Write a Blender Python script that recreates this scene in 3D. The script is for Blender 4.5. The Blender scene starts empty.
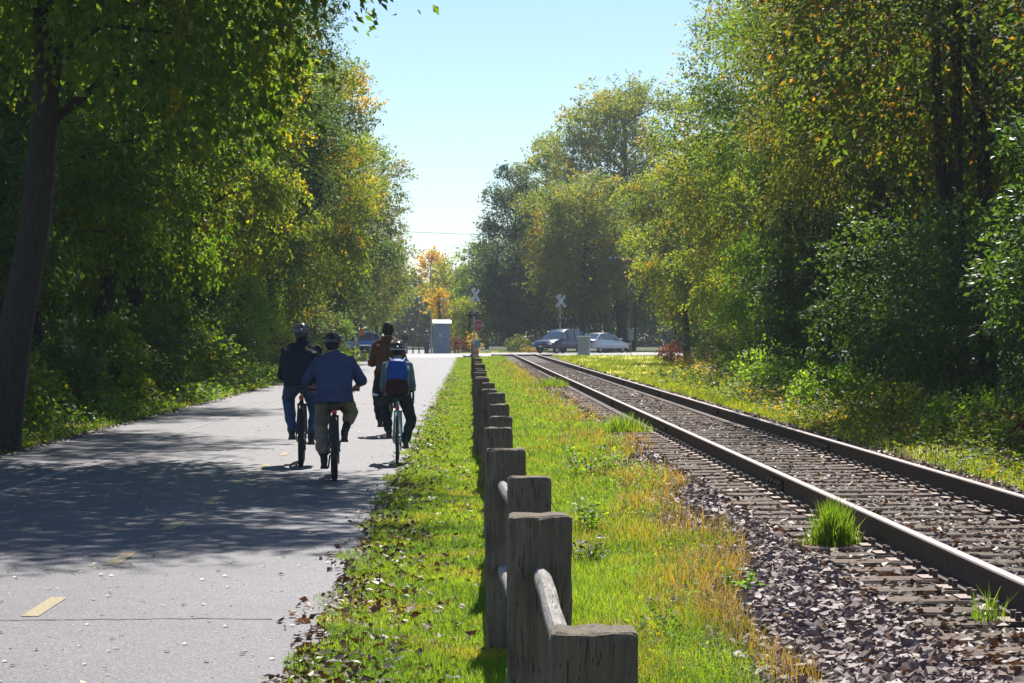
import bpy, bmesh, math, random
import numpy as np
from mathutils import Vector, Matrix

C = bpy.context.scene.collection
S = bpy.context.scene
PI = math.pi

# ------------------------------------------------------------------ camera, world, sun
F = 2200.0            # focal length in pixels of the 1024 wide frame
HZ = 335.0            # row of the horizon
CAMZ = 1.60
cam = bpy.data.objects.new('camera', bpy.data.cameras.new('camera'))
C.objects.link(cam)
cam.location = (0, 0, CAMZ)
cam.rotation_euler = (math.radians(90) - math.atan((341.5 - HZ) / F), 0, 0)
cam.data.sensor_width = 36.0
cam.data.lens = F / 1024 * 36.0
cam.data.clip_start = 0.1
cam.data.clip_end = 6000
S.camera = cam

SUN_EL, SUN_AZ = 51.0, 6.0      # elevation, and degrees to the right of straight ahead
world = bpy.data.worlds.new('World')
S.world = world
world.use_nodes = True
nt = world.node_tree
nt.nodes.clear()
sky = nt.nodes.new('ShaderNodeTexSky')
sky.sky_type = 'NISHITA'
sky.sun_disc = False
sky.sun_elevation = math.radians(SUN_EL)
sky.sun_rotation = math.radians(SUN_AZ)
sky.altitude = 200
sky.air_density = 1.0
sky.dust_density = 0.0
sky.ozone_density = 3.5
bg = nt.nodes.new('ShaderNodeBackground')
bg.inputs['Strength'].default_value = 0.084
wo = nt.nodes.new('ShaderNodeOutputWorld')
nt.links.new(sky.outputs[0], bg.inputs[0])
nt.links.new(bg.outputs[0], wo.inputs[0])

sun = bpy.data.objects.new('sun', bpy.data.lights.new('sun', 'SUN'))
C.objects.link(sun)
sun.data.energy = 5.0
sun.data.angle = math.radians(0.55)
sun.data.color = (1.0, 0.95, 0.87)
el, az = math.radians(SUN_EL), math.radians(SUN_AZ)
sdir = Vector((math.sin(az) * math.cos(el), math.cos(az) * math.cos(el), math.sin(el)))
sun.rotation_euler = sdir.to_track_quat('Z', 'Y').to_euler()
sun.location = (0, 0, 60)

S.view_settings.view_transform = 'Standard'
S.view_settings.look = 'None'
S.view_settings.exposure = 0.72
S.view_settings.gamma = 1.0
S.render.engine = 'CYCLES'
S.cycles.max_bounces = 8
S.cycles.diffuse_bounces = 5
S.cycles.glossy_bounces = 2
S.cycles.transmission_bounces = 4
S.cycles.transparent_max_bounces = 8
S.cycles.volume_bounces = 0
S.cycles.caustics_reflective = False
S.cycles.caustics_refractive = False
S.cycles.use_denoising = True

DRIFT = 0.019         # the path, the fence and the rails run this much to the left per metre ahead


def XL(L, Y):
    return L - DRIFT * Y


def sstep(a, b, x):
    t = min(1.0, max(0.0, (x - a) / (b - a)))
    return t * t * (3 - 2 * t)


def GZ(Y):            # the ground rises a little to the road crossing
    return 0.12 * sstep(100, 146, Y)


def gzl(L, Y):
    z = GZ(Y)
    if L < -6.3:
        z += 0.35 * sstep(6.3, 10.5, -L)
    if L > 1.1:
        z += 0.05 * sstep(1.0, 2.0, L) * (1 - sstep(5.2, 6.2, L))
    if L > 6.5:
        z += 0.25 * sstep(6.5, 11, L) * (1 - sstep(60, 100, Y))
    return z


def gzl_np(L, Y):
    ss = lambda a, b, x: (lambda t: t * t * (3 - 2 * t))(np.clip((x - a) / (b - a), 0, 1))
    return (0.12 * ss(100, 146, Y) + 0.35 * ss(6.3, 10.5, -L) + 0.05 * ss(1.0, 2.0, L) * (1 - ss(5.2, 6.2, L))
            + 0.25 * ss(6.5, 11, L) * (1 - ss(60, 100, Y)))


def at(px, Y, z=None):
    return Vector(((px - 512.0) * Y / F, Y, GZ(Y) if z is None else z))


# ------------------------------------------------------------------ object helpers
def tag(o, label=None, cat=None, group=None, kind=None):
    if label: o['label'] = label
    if cat: o['category'] = cat
    if group: o['group'] = group
    if kind: o['kind'] = kind
    return o


def empty(name, loc=(0, 0, 0), rz=0.0, label=None, cat=None, group=None):
    o = bpy.data.objects.new(name, None)
    C.objects.link(o)
    o.location = loc
    o.rotation_euler = (0, 0, rz)
    o.empty_display_size = 0.2
    return tag(o, label, cat, group)


def link(name, me, mats, parent=None, loc=None, smooth=False):
    o = bpy.data.objects.new(name, me)
    C.objects.link(o)
    if not isinstance(mats, (list, tuple)): mats = [mats]
    if len(me.materials) == 0:
        for m in mats: me.materials.append(m)
    if parent is not None: o.parent = parent
    if loc is not None: o.location = loc
    if smooth: me.shade_smooth()
    return o


def copy_tree(o, parent=None):
    c = o.copy()
    C.objects.link(c)
    c.parent = parent
    for ch in list(o.children):
        copy_tree(ch, c)
    return c


def mesh_np(name, verts, faces, mat_index=None, smooth=False):
    """verts (N,3); faces (M,k) all of one size"""
    me = bpy.data.meshes.new(name)
    verts = np.ascontiguousarray(verts, dtype=np.float32)
    faces = np.ascontiguousarray(faces, dtype=np.int32)
    m, k = faces.shape
    me.vertices.add(len(verts))
    me.vertices.foreach_set('co', verts.ravel())
    me.loops.add(m * k)
    me.loops.foreach_set('vertex_index', faces.ravel())
    me.polygons.add(m)
    me.polygons.foreach_set('loop_start', np.arange(0, m * k, k, dtype=np.int32))
    if mat_index is not None:
        me.polygons.foreach_set('material_index', np.asarray(mat_index, dtype=np.int32))
    if smooth:
        pass
    me.update(calc_edges=True)
    if smooth: me.shade_smooth()
    else: me.shade_flat()
    return me


class MB:
    """collects boxes, tubes, lofts and plates for ONE mesh object"""
    def __init__(s):
        s.v, s.f = [], []

    def add(s, vs, fs):
        b = len(s.v)
        s.v += [tuple(v) for v in vs]
        s.f += [tuple(i + b for i in f) for f in fs]
        return s

    def box(s, c, size, rot=None):
        x, y, z = size[0] / 2, size[1] / 2, size[2] / 2
        vs = [Vector((a * x, b * y, d * z)) for a, b, d in
              ((-1, -1, -1), (1, -1, -1), (1, 1, -1), (-1, 1, -1), (-1, -1, 1), (1, -1, 1), (1, 1, 1), (-1, 1, 1))]
        if rot is not None: vs = [rot @ v for v in vs]
        vs = [v + Vector(c) for v in vs]
        return s.add(vs, [(0, 3, 2, 1), (4, 5, 6, 7), (0, 1, 5, 4), (1, 2, 6, 5), (2, 3, 7, 6), (3, 0, 4, 7)])

    def tube(s, pts, r, n=8, cap=True, rs=None, flat=1.0, up=(0, 0, 1)):
        pts = [Vector(p) for p in pts]
        if rs is None:
            rs = [r] * len(pts) if not isinstance(r, (list, tuple)) else r
        b = len(s.v)
        k = len(pts)
        prev = None
        for i, p in enumerate(pts):
            t = (pts[min(i + 1, k - 1)] - pts[max(i - 1, 0)])
            if t.length < 1e-9: t = Vector((0, 0, 1))
            t.normalize()
            if prev is None:
                u = Vector(up)
                if abs(t.dot(u)) > 0.95: u = Vector((1, 0, 0))
                a = t.cross(u).normalized()
            else:
                a = (prev - t * prev.dot(t))
                if a.length < 1e-6: a = t.orthogonal()
                a.normalize()
            prev = a
            c = t.cross(a)
            for j in range(n):
                w = 2 * PI * j / n
                s.v.append(tuple(p + a * (math.cos(w) * rs[i]) + c * (math.sin(w) * rs[i] * flat)))
        for i in range(k - 1):
            for j in range(n):
                q = (j + 1) % n
                s.f.append((b + i * n + j, b + i * n + q, b + (i + 1) * n + q, b + (i + 1) * n + j))
        if cap:
            s.f.append(tuple(b + j for j in reversed(range(n))))
            s.f.append(tuple(b + (k - 1) * n + j for j in range(n)))
        return s

    def rings(s, rings, cap=True, closed=False):
        """rings: list of lists of points with equal length, lofted"""
        b = len(s.v)
        n, k = len(rings[0]), len(rings)
        for r in rings: s.v += [tuple(p) for p in r]
        for i in range(k if closed else k - 1):
            i2 = (i + 1) % k
            for j in range(n):
                q = (j + 1) % n
                s.f.append((b + i * n + j, b + i * n + q, b + i2 * n + q, b + i2 * n + j))
        if cap and not closed:
            s.f.append(tuple(b + j for j in reversed(range(n))))
            s.f.append(tuple(b + (k - 1) * n + j for j in range(n)))
        return s

    def torus(s, c, R, r, axis='x', n=40, m=8, rr=None):
        rings = []
        for i in range(n):
            a = 2 * PI * i / n
            ring = []
            for j in range(m):
                w = 2 * PI * j / m
                q = R + math.cos(w) * (rr or r)
                h = math.sin(w) * r
                if axis == 'x': p = (h, q * math.cos(a), q * math.sin(a))
                elif axis == 'y': p = (q * math.cos(a), h, q * math.sin(a))
                else: p = (q * math.cos(a), q * math.sin(a), h)
                ring.append((p[0] + c[0], p[1] + c[1], p[2] + c[2]))
            rings.append(ring)
        return s.rings(rings, closed=True)

    def plate(s, poly, thick, origin=(0, 0, 0), ux=(1, 0, 0), uy=(0, 0, 1)):
        """flat outline with its own thickness; poly in (ux, uy)"""
        ux, uy, o = Vector(ux), Vector(uy), Vector(origin)
        nrm = ux.cross(uy).normalized()
        a = [o + ux * x + uy * y + nrm * (thick / 2) for x, y in poly]
        c = [o + ux * x + uy * y - nrm * (thick / 2) for x, y in poly]
        n = len(poly)
        return s.add(a + c, [tuple(range(n)), tuple(reversed(range(n, 2 * n)))] +
                     [(i, i + n, (i + 1) % n + n, (i + 1) % n) for i in range(n)])

    def mesh(s, name, smooth=False):
        me = bpy.data.meshes.new(name)
        me.from_pydata(s.v, [], s.f)
        me.update()
        bm = bmesh.new(); bm.from_mesh(me)
        bmesh.ops.recalc_face_normals(bm, faces=bm.faces[:])
        bm.to_mesh(me); bm.free()
        if smooth: me.shade_smooth()
        else: me.shade_flat()
        return me

    def build(s, name, mat, parent=None, smooth=False, bevel=0.0, loc=None):
        me = s.mesh(name, smooth)
        if bevel > 0:
            bm = bmesh.new(); bm.from_mesh(me)
            bmesh.ops.bevel(bm, geom=bm.edges[:], offset=bevel, segments=2, profile=0.6, affect='EDGES', clamp_overlap=True)
            bm.to_mesh(me); bm.free()
        o = link(name, me, mat, parent, loc)
        if smooth:
            me.set_sharp_from_angle(angle=math.radians(40))
        return o


# ------------------------------------------------------------------ materials
def new_mat(name):
    m = bpy.data.materials.new(name)
    m.use_nodes = True
    n = m.node_tree
    n.nodes.clear()
    out = n.nodes.new('ShaderNodeOutputMaterial')
    b = n.nodes.new('ShaderNodeBsdfPrincipled')
    n.links.new(b.outputs[0], out.inputs[0])
    return m, n, b, out


def setp(b, **kw):
    for k, v in kw.items():
        k = k.replace('_', ' ')
        b.inputs[k].default_value = v


def ramp(n, stops, fac=None, interp='LINEAR'):
    r = n.nodes.new('ShaderNodeValToRGB')
    e = r.color_ramp.elements
    r.color_ramp.interpolation = interp
    while len(e) < len(stops): e.new(0.5)
    for i, (p, c) in enumerate(stops):
        e[i].position = p
        e[i].color = (c[0], c[1], c[2], 1)
    if fac is not None: n.links.new(fac, r.inputs[0])
    return r


def noise(n, scale, detail=4, rough=0.6, coord='Object', vec=None, dist=0.0):
    t = n.nodes.new('ShaderNodeTexNoise')
    t.inputs['Scale'].default_value = scale
    t.inputs['Detail'].default_value = detail
    t.inputs['Roughness'].default_value = rough
    t.inputs['Distortion'].default_value = dist
    if vec is None:
        c = n.nodes.new('ShaderNodeTexCoord')
        vec = c.outputs[coord]
    n.links.new(vec, t.inputs['Vector'])
    return t


def mapped(n, scale, coord='Object'):
    c = n.nodes.new('ShaderNodeTexCoord')
    m = n.nodes.new('ShaderNodeMapping')
    m.inputs['Scale'].default_value = scale
    n.links.new(c.outputs[coord], m.inputs['Vector'])
    return m.outputs[0]


def mix(n, a, b, fac, mode='MIX'):
    m = n.nodes.new('ShaderNodeMix')
    m.data_type = 'RGBA'
    m.blend_type = mode
    for sock, v in ((m.inputs[0], fac), (m.inputs[6], a), (m.inputs[7], b)):
        if hasattr(v, 'links'): n.links.new(v, sock)
        elif isinstance(v, (int, float)): sock.default_value = v
        else: sock.default_value = (v[0], v[1], v[2], 1)
    return m.outputs[2]


def bump(n, b, h, strength=0.4, dist=0.02):
    q = n.nodes.new('ShaderNodeBump')
    q.inputs['Strength'].default_value = strength
    q.inputs['Distance'].default_value = dist
    n.links.new(h, q.inputs['Height'])
    n.links.new(q.outputs[0], b.inputs['Normal'])


def plain(name, col, rough=0.6, metal=0.0, var=0.15, scale=20.0, bmp=0.0, coat=0.0, spec=0.5):
    m, n, b, _ = new_mat(name)
    t = noise(n, scale)
    d = tuple(c * (1 - var) for c in col)
    l = tuple(min(1, c * (1 + var)) for c in col)
    r = ramp(n, [(0.3, d), (0.7, l)], t.outputs[0])
    n.links.new(r.outputs[0], b.inputs['Base Color'])
    setp(b, Roughness=rough, Metallic=metal)
    b.inputs['Coat Weight'].default_value = coat
    b.inputs['Specular IOR Level'].default_value = spec
    if bmp: bump(n, b, t.outputs[0], bmp, 0.01)
    return m


def leaf_mat(name, cols, accent=None, accent_amt=0.0, trans=0.58, rough=0.5, clump=0.55, tcol=None, spec=0.35, accent_scale=None):
    """leaf colour varies leaf by leaf and in slow patches that also paint light and dark clumps; thin leaves let light through"""
    m, n, b, out = new_mat(name)
    g = n.nodes.new('ShaderNodeNewGeometry')
    r = ramp(n, [(i / (len(cols) - 1), c) for i, c in enumerate(cols)], g.outputs['Random Per Island'])
    col = r.outputs[0]
    t = noise(n, clump, 2, 0.5)
    v = ramp(n, [(0.35, (0.62, 0.72, 0.72)), (0.65, (1.3, 1.18, 1.0))], t.outputs[0])  # darker and brighter patches put clump light and shade into the colour
    col = mix(n, col, v.outputs[0], 1.0, 'MULTIPLY')
    if accent:
        t2 = noise(n, accent_scale or clump * 1.3, 3, 0.6, dist=0.4)
        a = ramp(n, [(0.60 - accent_amt * 0.25, (0, 0, 0)), (0.68 - accent_amt * 0.2, (1, 1, 1))], t2.outputs[0])
        wn = n.nodes.new('ShaderNodeTexWhiteNoise'); wn.noise_dimensions = '1D'
        n.links.new(g.outputs['Random Per Island'], wn.inputs['W'])
        ac = ramp(n, [(i / max(1, len(accent) - 1), c) for i, c in enumerate(accent)], wn.outputs['Value'])
        col = mix(n, col, ac.outputs[0], a.outputs[0])
    n.links.new(col, b.inputs['Base Color'])
    setp(b, Roughness=rough)
    b.inputs['Specular IOR Level'].default_value = spec
    tr = n.nodes.new('ShaderNodeBsdfTranslucent')
    tc = mix(n, col, tcol or (3.6, 3.4, 0.9), 1.0, 'MULTIPLY')
    n.links.new(tc, tr.inputs['Color'])
    mx = n.nodes.new('ShaderNodeMixShader')
    mx.inputs[0].default_value = trans
    n.links.new(b.outputs[0], mx.inputs[1])
    n.links.new(tr.outputs[0], mx.inputs[2])
    n.links.new(mx.outputs[0], out.inputs[0])
    return m


M = {}
M['leaf_green'] = leaf_mat('leaf green', [(0.04, 0.085, 0.018), (0.065, 0.12, 0.022), (0.10, 0.145, 0.026)],
                           [(0.17, 0.14, 0.015), (0.14, 0.15, 0.02)], 0.15)
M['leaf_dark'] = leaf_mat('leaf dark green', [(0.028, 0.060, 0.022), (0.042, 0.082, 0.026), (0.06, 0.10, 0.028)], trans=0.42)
M['leaf_yellow'] = leaf_mat('leaf yellow green', [(0.08, 0.125, 0.018), (0.12, 0.16, 0.022), (0.165, 0.18, 0.024)],
                            [(0.26, 0.17, 0.015), (0.22, 0.17, 0.02)], 0.12)
M['leaf_turning'] = leaf_mat('leaf green turning orange', [(0.055, 0.095, 0.02), (0.085, 0.125, 0.022), (0.12, 0.14, 0.025)],
                             [(0.36, 0.16, 0.012), (0.28, 0.18, 0.015), (0.15, 0.15, 0.02)], 0.16)
M['leaf_far'] = leaf_mat('leaf of the far crowns', [(0.075, 0.115, 0.018), (0.11, 0.145, 0.022), (0.15, 0.165, 0.024)],
                         [(0.30, 0.19, 0.015), (0.22, 0.17, 0.02)], 0.2, trans=0.52, clump=0.3)
M['leaf_rust'] = leaf_mat('leaf green with rust', [(0.035, 0.07, 0.02), (0.06, 0.095, 0.022), (0.09, 0.11, 0.025)],
                          [(0.30, 0.11, 0.015), (0.24, 0.11, 0.02), (0.06, 0.09, 0.02), (0.06, 0.09, 0.02)], 0.25, clump=0.9)
M['leaf_olive'] = leaf_mat('leaf olive', [(0.065, 0.09, 0.024), (0.09, 0.115, 0.028), (0.125, 0.13, 0.032)],
                           [(0.18, 0.11, 0.03), (0.15, 0.12, 0.03)], 0.1, trans=0.45)
M['leaf_glossy'] = leaf_mat('leaf glossy', [(0.035, 0.075, 0.025), (0.05, 0.10, 0.03), (0.08, 0.14, 0.03)], rough=0.4, trans=0.4, spec=0.45)
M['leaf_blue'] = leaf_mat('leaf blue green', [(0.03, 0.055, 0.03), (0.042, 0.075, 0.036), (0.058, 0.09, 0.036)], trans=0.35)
M['leaf_orange'] = leaf_mat('leaf orange', [(0.30, 0.17, 0.02), (0.30, 0.20, 0.025), (0.2, 0.17, 0.02)])
M['leaf_red'] = leaf_mat('leaf red', [(0.22, 0.03, 0.02), (0.16, 0.06, 0.02), (0.08, 0.1, 0.02)], tcol=(1.8, 1.0, 0.6))
M['leaf_bank'] = leaf_mat('leaf of the bank', [(0.05, 0.09, 0.02), (0.085, 0.13, 0.025), (0.13, 0.155, 0.035)], [(0.24, 0.13, 0.03), (0.2, 0.17, 0.04)], 0.3, trans=0.45, clump=0.8)
M['leaf_weed'] = leaf_mat('leaf weed bright', [(0.07, 0.15, 0.02), (0.11, 0.20, 0.025), (0.16, 0.22, 0.03)], clump=1.5)
M['grass'] = leaf_mat('grass blades', [(0.09, 0.16, 0.02), (0.13, 0.20, 0.024), (0.19, 0.22, 0.035)],
                      [(0.25, 0.20, 0.05), (0.2, 0.2, 0.03)], 0.2, trans=0.62, clump=1.1, tcol=(2.35, 2.45, 0.85), rough=0.5)
M['grass_dry'] = leaf_mat('seeding grass', [(0.15, 0.18, 0.03), (0.25, 0.19, 0.05), (0.33, 0.18, 0.065)], trans=0.5,
                          clump=1.4, tcol=(2.6, 2.2, 0.8), rough=0.6)
M['grass_field'] = leaf_mat('field grass', [(0.12, 0.17, 0.02), (0.16, 0.2, 0.03), (0.22, 0.21, 0.035)],
                            [(0.30, 0.18, 0.04)], 0.2, trans=0.6, clump=0.25, tcol=(2.5, 2.5, 0.7))
M['leaf_litter'] = leaf_mat('fallen leaves', [(0.035, 0.018, 0.011), (0.08, 0.04, 0.024), (0.12, 0.065, 0.038), (0.17, 0.10, 0.06), (0.25, 0.18, 0.12)],
                            trans=0.15, rough=0.5, tcol=(1.4, 1.0, 0.6), spec=0.4)
M['leaf_pale'] = leaf_mat('pale fallen leaves', [(0.25, 0.19, 0.14), (0.42, 0.35, 0.28), (0.55, 0.48, 0.4)],
                          trans=0.1, rough=0.5, tcol=(1.2, 1.0, 0.7), spec=0.4)


def bark_mat(name, a, b_):
    m, n, b, _ = new_mat(name)
    t = noise(n, 6, 6, 0.7, vec=mapped(n, (4, 4, 0.7)))
    r = ramp(n, [(0.3, a), (0.7, b_)], t.outputs[0])
    n.links.new(r.outputs[0], b.inputs['Base Color'])
    setp(b, Roughness=0.9)
    bump(n, b, t.outputs[0], 0.9, 0.05)
    return m


M['bark'] = bark_mat('bark', (0.022, 0.018, 0.014), (0.065, 0.052, 0.042))
M['bark_grey'] = bark_mat('grey bark', (0.06, 0.055, 0.048), (0.16, 0.15, 0.13))


def ground_mat():
    m, n, b, _ = new_mat('ground')
    t1 = noise(n, 1.1, 5, 0.65)
    t2 = noise(n, 35, 4, 0.7)
    c1 = ramp(n, [(0.3, (0.035, 0.055, 0.014)), (0.55, (0.07, 0.085, 0.02)), (0.75, (0.10, 0.085, 0.035))], t1.outputs[0])
    c2 = ramp(n, [(0.3, (0.55, 0.55, 0.5)), (0.7, (1.3, 1.25, 1.1))], t2.outputs[0])
    n.links.new(mix(n, c1.outputs[0], c2.outputs[0], 1.0, 'MULTIPLY'), b.inputs['Base Color'])
    setp(b, Roughness=0.95)
    bump(n, b, t2.outputs[0], 0.8, 0.04)
    return m


def asphalt_mat(name, base=0.15):
    m, n, b, _ = new_mat(name)
    tc = n.nodes.new('ShaderNodeTexCoord')
    v = n.nodes.new('ShaderNodeTexVoronoi'); v.inputs['Scale'].default_value = 75
    n.links.new(tc.outputs['Object'], v.inputs['Vector'])
    t1 = noise(n, 0.5, 5, 0.6)
    t2 = noise(n, 160, 3, 0.7)
    c = (base * 1.0, base * 0.93, base * 1.10)
    t5 = noise(n, 3.5, 6, 0.7, dist=0.6)
    sm = mix(n, t1.outputs[0], t5.outputs[0], 0.45)
    big = ramp(n, [(0.34, tuple(x * 0.72 for x in c)), (0.5, c), (0.66, tuple(x * 1.2 for x in c))], sm)
    stone = ramp(n, [(0.0, (0.35, 0.35, 0.36)), (0.5, (0.9, 0.9, 0.9)), (1.0, (2.3, 2.2, 2.2))], v.outputs['Color'])
    fine = ramp(n, [(0.3, (0.75, 0.75, 0.75)), (0.7, (1.25, 1.25, 1.25))], t2.outputs[0])
    col = mix(n, big.outputs[0], stone.outputs[0], 0.8, 'MULTIPLY')
    col = mix(n, col, fine.outputs[0], 0.8, 'MULTIPLY')
    n.links.new(col, b.inputs['Base Color'])
    setp(b, Roughness=0.62)
    b.inputs['Specular IOR Level'].default_value = 0.6
    mt = n.nodes.new('ShaderNodeMath'); mt.operation = 'ADD'
    n.links.new(v.outputs['Distance'], mt.inputs[0]); n.links.new(t2.outputs[0], mt.inputs[1])
    bump(n, b, mt.outputs[0], 0.6, 0.006)
    return m


def wood_mat(name, a, b_, c_, rough=0.85, scl=(14, 14, 1.2)):
    m, n, b, _ = new_mat(name)
    t = noise(n, 3.0, 6, 0.7, vec=mapped(n, scl), dist=0.5)
    r = ramp(n, [(0.25, a), (0.5, b_), (0.75, c_)], t.outputs[0])
    t2 = noise(n, 2.2, 3)
    v = ramp(n, [(0.3, (0.7, 0.72, 0.68)), (0.7, (1.15, 1.12, 1.1))], t2.outputs[0])
    t3 = noise(n, 9.0, 3, 0.55, vec=mapped(n, scl), dist=1.0)
    ck = ramp(n, [(0.0, (1, 1, 1)), (0.60, (1, 1, 1)), (0.655, (0.25, 0.23, 0.2)), (0.70, (1, 1, 1))], t3.outputs[0])
    col = mix(n, mix(n, r.outputs[0], v.outputs[0], 1.0, 'MULTIPLY'), ck.outputs[0], 1.0, 'MULTIPLY')
    n.links.new(col, b.inputs['Base Color'])
    setp(b, Roughness=rough)
    mt = n.nodes.new('ShaderNodeMath'); mt.operation = 'ADD'
    n.links.new(t.outputs[0], mt.inputs[0]); n.links.new(ck.outputs[0], mt.inputs[1])
    bump(n, b, mt.outputs[0], 0.8, 0.012)
    return m


M['ground'] = ground_mat()
M['asphalt'] = asphalt_mat('path asphalt', 0.088)
M['road'] = asphalt_mat('road asphalt', 0.15)
M['yellow_paint'] = plain('worn yellow paint', (0.30, 0.24, 0.125), 0.75, var=0.5, scale=45)
M['white_paint'] = plain('worn white paint', (0.22, 0.22, 0.24), 0.75, var=0.45, scale=45)
M['crack'] = plain('crack', (0.03, 0.03, 0.03), 0.9)
M['post_wood'] = wood_mat('weathered post wood', (0.085, 0.062, 0.04), (0.175, 0.135, 0.092), (0.27, 0.215, 0.155))
M['rail_wood'] = wood_mat('split rail wood', (0.18, 0.15, 0.13), (0.36, 0.33, 0.30), (0.52, 0.49, 0.46), scl=(20, 1.5, 20))  # paler than the posts: sun on the rail tops put into the colour
M['tie_wood'] = wood_mat('tie wood', (0.04, 0.026, 0.019), (0.125, 0.084, 0.062), (0.28, 0.205, 0.16), scl=(1.2, 16, 16))
M['rail_side'] = plain('rusty rail side', (0.07, 0.042, 0.032), 0.75, 0.2, var=0.35, scale=12, bmp=0.2)
M['rail_head'] = plain('worn rail head', (0.26, 0.21, 0.20), 0.6, 0.5, var=0.15, scale=30)
M['plate_steel'] = plain('tie plate steel', (0.16, 0.12, 0.105), 0.5, 0.6, var=0.3)
M['ballast_bed'] = plain('ballast dust', (0.10, 0.078, 0.072), 0.95, var=0.5, scale=40, bmp=0.9)


def stone_mat():
    m, n, b, _ = new_mat('ballast stone')
    g = n.nodes.new('ShaderNodeNewGeometry')
    r = ramp(n, [(0, (0.07, 0.04, 0.034)), (0.3, (0.14, 0.082, 0.07)), (0.6, (0.20, 0.125, 0.112)), (0.92, (0.27, 0.19, 0.17)), (1, (0.42, 0.36, 0.33))],  # palest stops put small white highlights into the stone colour
             g.outputs['Random Per Island'])
    t = noise(n, 40, 3)
    v = ramp(n, [(0.3, (0.8, 0.8, 0.8)), (0.7, (1.15, 1.15, 1.15))], t.outputs[0])
    n.links.new(mix(n, r.outputs[0], v.outputs[0], 1, 'MULTIPLY'), b.inputs['Base Color'])
    setp(b, Roughness=0.62)
    b.inputs['Specular IOR Level'].default_value = 0.45
    return m


M['stone'] = stone_mat()
M['steel'] = plain('galvanised steel', (0.42, 0.44, 0.46), 0.4, 0.6, var=0.12)
M['cabinet'] = plain('cabinet aluminium', (0.24, 0.32, 0.48), 0.45, 0.1, var=0.12, scale=4)
M['cabinet_light'] = plain('pale cabinet paint', (0.55, 0.56, 0.58), 0.45, 0.1, var=0.06)
M['white_metal'] = plain('white enamel', (0.72, 0.74, 0.76), 0.4, var=0.05)
M['black_metal'] = plain('black metal', (0.015, 0.015, 0.017), 0.45, 0.2)
M['sign_red'] = plain('sign red', (0.5, 0.03, 0.03), 0.4, var=0.05)
M['lamp_red'] = plain('red lamp glass', (0.25, 0.015, 0.015), 0.2, var=0.1)
M['yellow_post'] = plain('yellow post paint', (0.6, 0.42, 0.05), 0.5)
M['orange_paint'] = plain('faded orange red paint', (0.55, 0.16, 0.07), 0.5)
M['brown_wood'] = wood_mat('brown fence wood', (0.10, 0.05, 0.035), (0.18, 0.09, 0.06), (0.28, 0.16, 0.11))
M['teal'] = plain('teal paint', (0.03, 0.25, 0.28), 0.5)
M['bin_green'] = plain('dark green bin', (0.02, 0.06, 0.06), 0.5)
M['pole_wood'] = wood_mat('utility pole wood', (0.06, 0.05, 0.04), (0.12, 0.10, 0.08), (0.18, 0.15, 0.12))
M['insulator'] = plain('insulator glass', (0.5, 0.68, 0.72), 0.2, var=0.05)
M['cable'] = plain('cable', (0.05, 0.05, 0.05), 0.5)
M['rubber'] = plain('tyre rubber', (0.022, 0.022, 0.024), 0.75, var=0.3, scale=80)
M['chrome'] = plain('bare metal', (0.55, 0.55, 0.57), 0.25, 1.0, var=0.05)
M['glass_dark'] = plain('car glass', (0.02, 0.035, 0.06), 0.05, 0.0, var=0.05, coat=0.6, spec=0.9)
M['headlight'] = plain('headlight glass', (0.6, 0.62, 0.65), 0.1, 0.3, var=0.05, coat=0.5)
M['tail_red'] = plain('red reflector', (0.45, 0.012, 0.02), 0.2, var=0.05, coat=0.5)
M['skin'] = plain('skin', (0.42, 0.24, 0.16), 0.5, var=0.06)
M['skin_tan'] = plain('tanned skin', (0.30, 0.16, 0.10), 0.5, var=0.06)

# ------------------------------------------------------------------ ground, road, path
def strip(name, L0, L1, Ys, nL, zf, mat, kind='structure', wob=None):
    vs, fs = [], []
    for i, Y in enumerate(Ys):
        for j in range(nL + 1):
            a = L0 + (L1 - L0) * j / nL
            if wob and j in (0, nL): a += wob(Y, j)
            vs.append((XL(a, Y), Y, zf(a, Y)))
    for i in range(len(Ys) - 1):
        for j in range(nL):
            b = i * (nL + 1) + j
            fs.append((b, b + 1, b + nL + 2, b + nL + 1))
    me = mesh_np(name, np.array(vs), np.array(fs))
    o = link(name, me, mat)
    if kind: o['kind'] = kind
    return o


Ls = [-400, -250, -120, -50, -30, -20, -14, -11, -10, -9, -8.3, -7.6, -7, -6.6, -6.3, -5, -3, -1, 0, 1.0, 1.3, 1.7, 2, 3, 4, 5.2, 5.7, 6.2, 6.8, 7.5, 8.4, 9.4, 10.4, 11.2, 14, 20, 30, 50, 120, 250, 400]
Ysg = [-60, -20, 0, 6, 10, 14, 18, 22, 27, 32, 38, 45, 52, 60, 68, 76, 84, 92, 100, 106, 112, 118, 124, 130, 136, 142, 146, 150, 160, 180, 220, 300, 420, 600]
vs = [(XL(L, Y) if abs(L) < 60 else L, Y, gzl(L, Y)) for Y in Ysg for L in Ls]
nl = len(Ls)
fs = [(i * nl + j, i * nl + j + 1, (i + 1) * nl + j + 1, (i + 1) * nl + j) for i in range(len(Ysg) - 1) for j in range(nl - 1)]
gm = mesh_np('ground', np.array(vs), np.array(fs), smooth=True)
tag(link('ground', gm, M['ground']), kind='structure')

PATH_L0, PATH_L1 = -6.25, -0.78
rw = random.Random(5)
yy = [0 + i * 0.5 for i in range(0, 100)] + [50 + i * 2 for i in range(0, 49)] + [147.2]
strip('cycle_path', PATH_L0, PATH_L1, yy, 6, lambda L, Y: GZ(Y) + 0.018, M['asphalt'],
      wob=lambda Y, j: 0.05 * math.sin(Y * 1.7 + j) + 0.04 * rw.uniform(-1, 1) + (-0.35 * sstep(118, 147, Y) * (1 if j == 0 else 0)))
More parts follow.
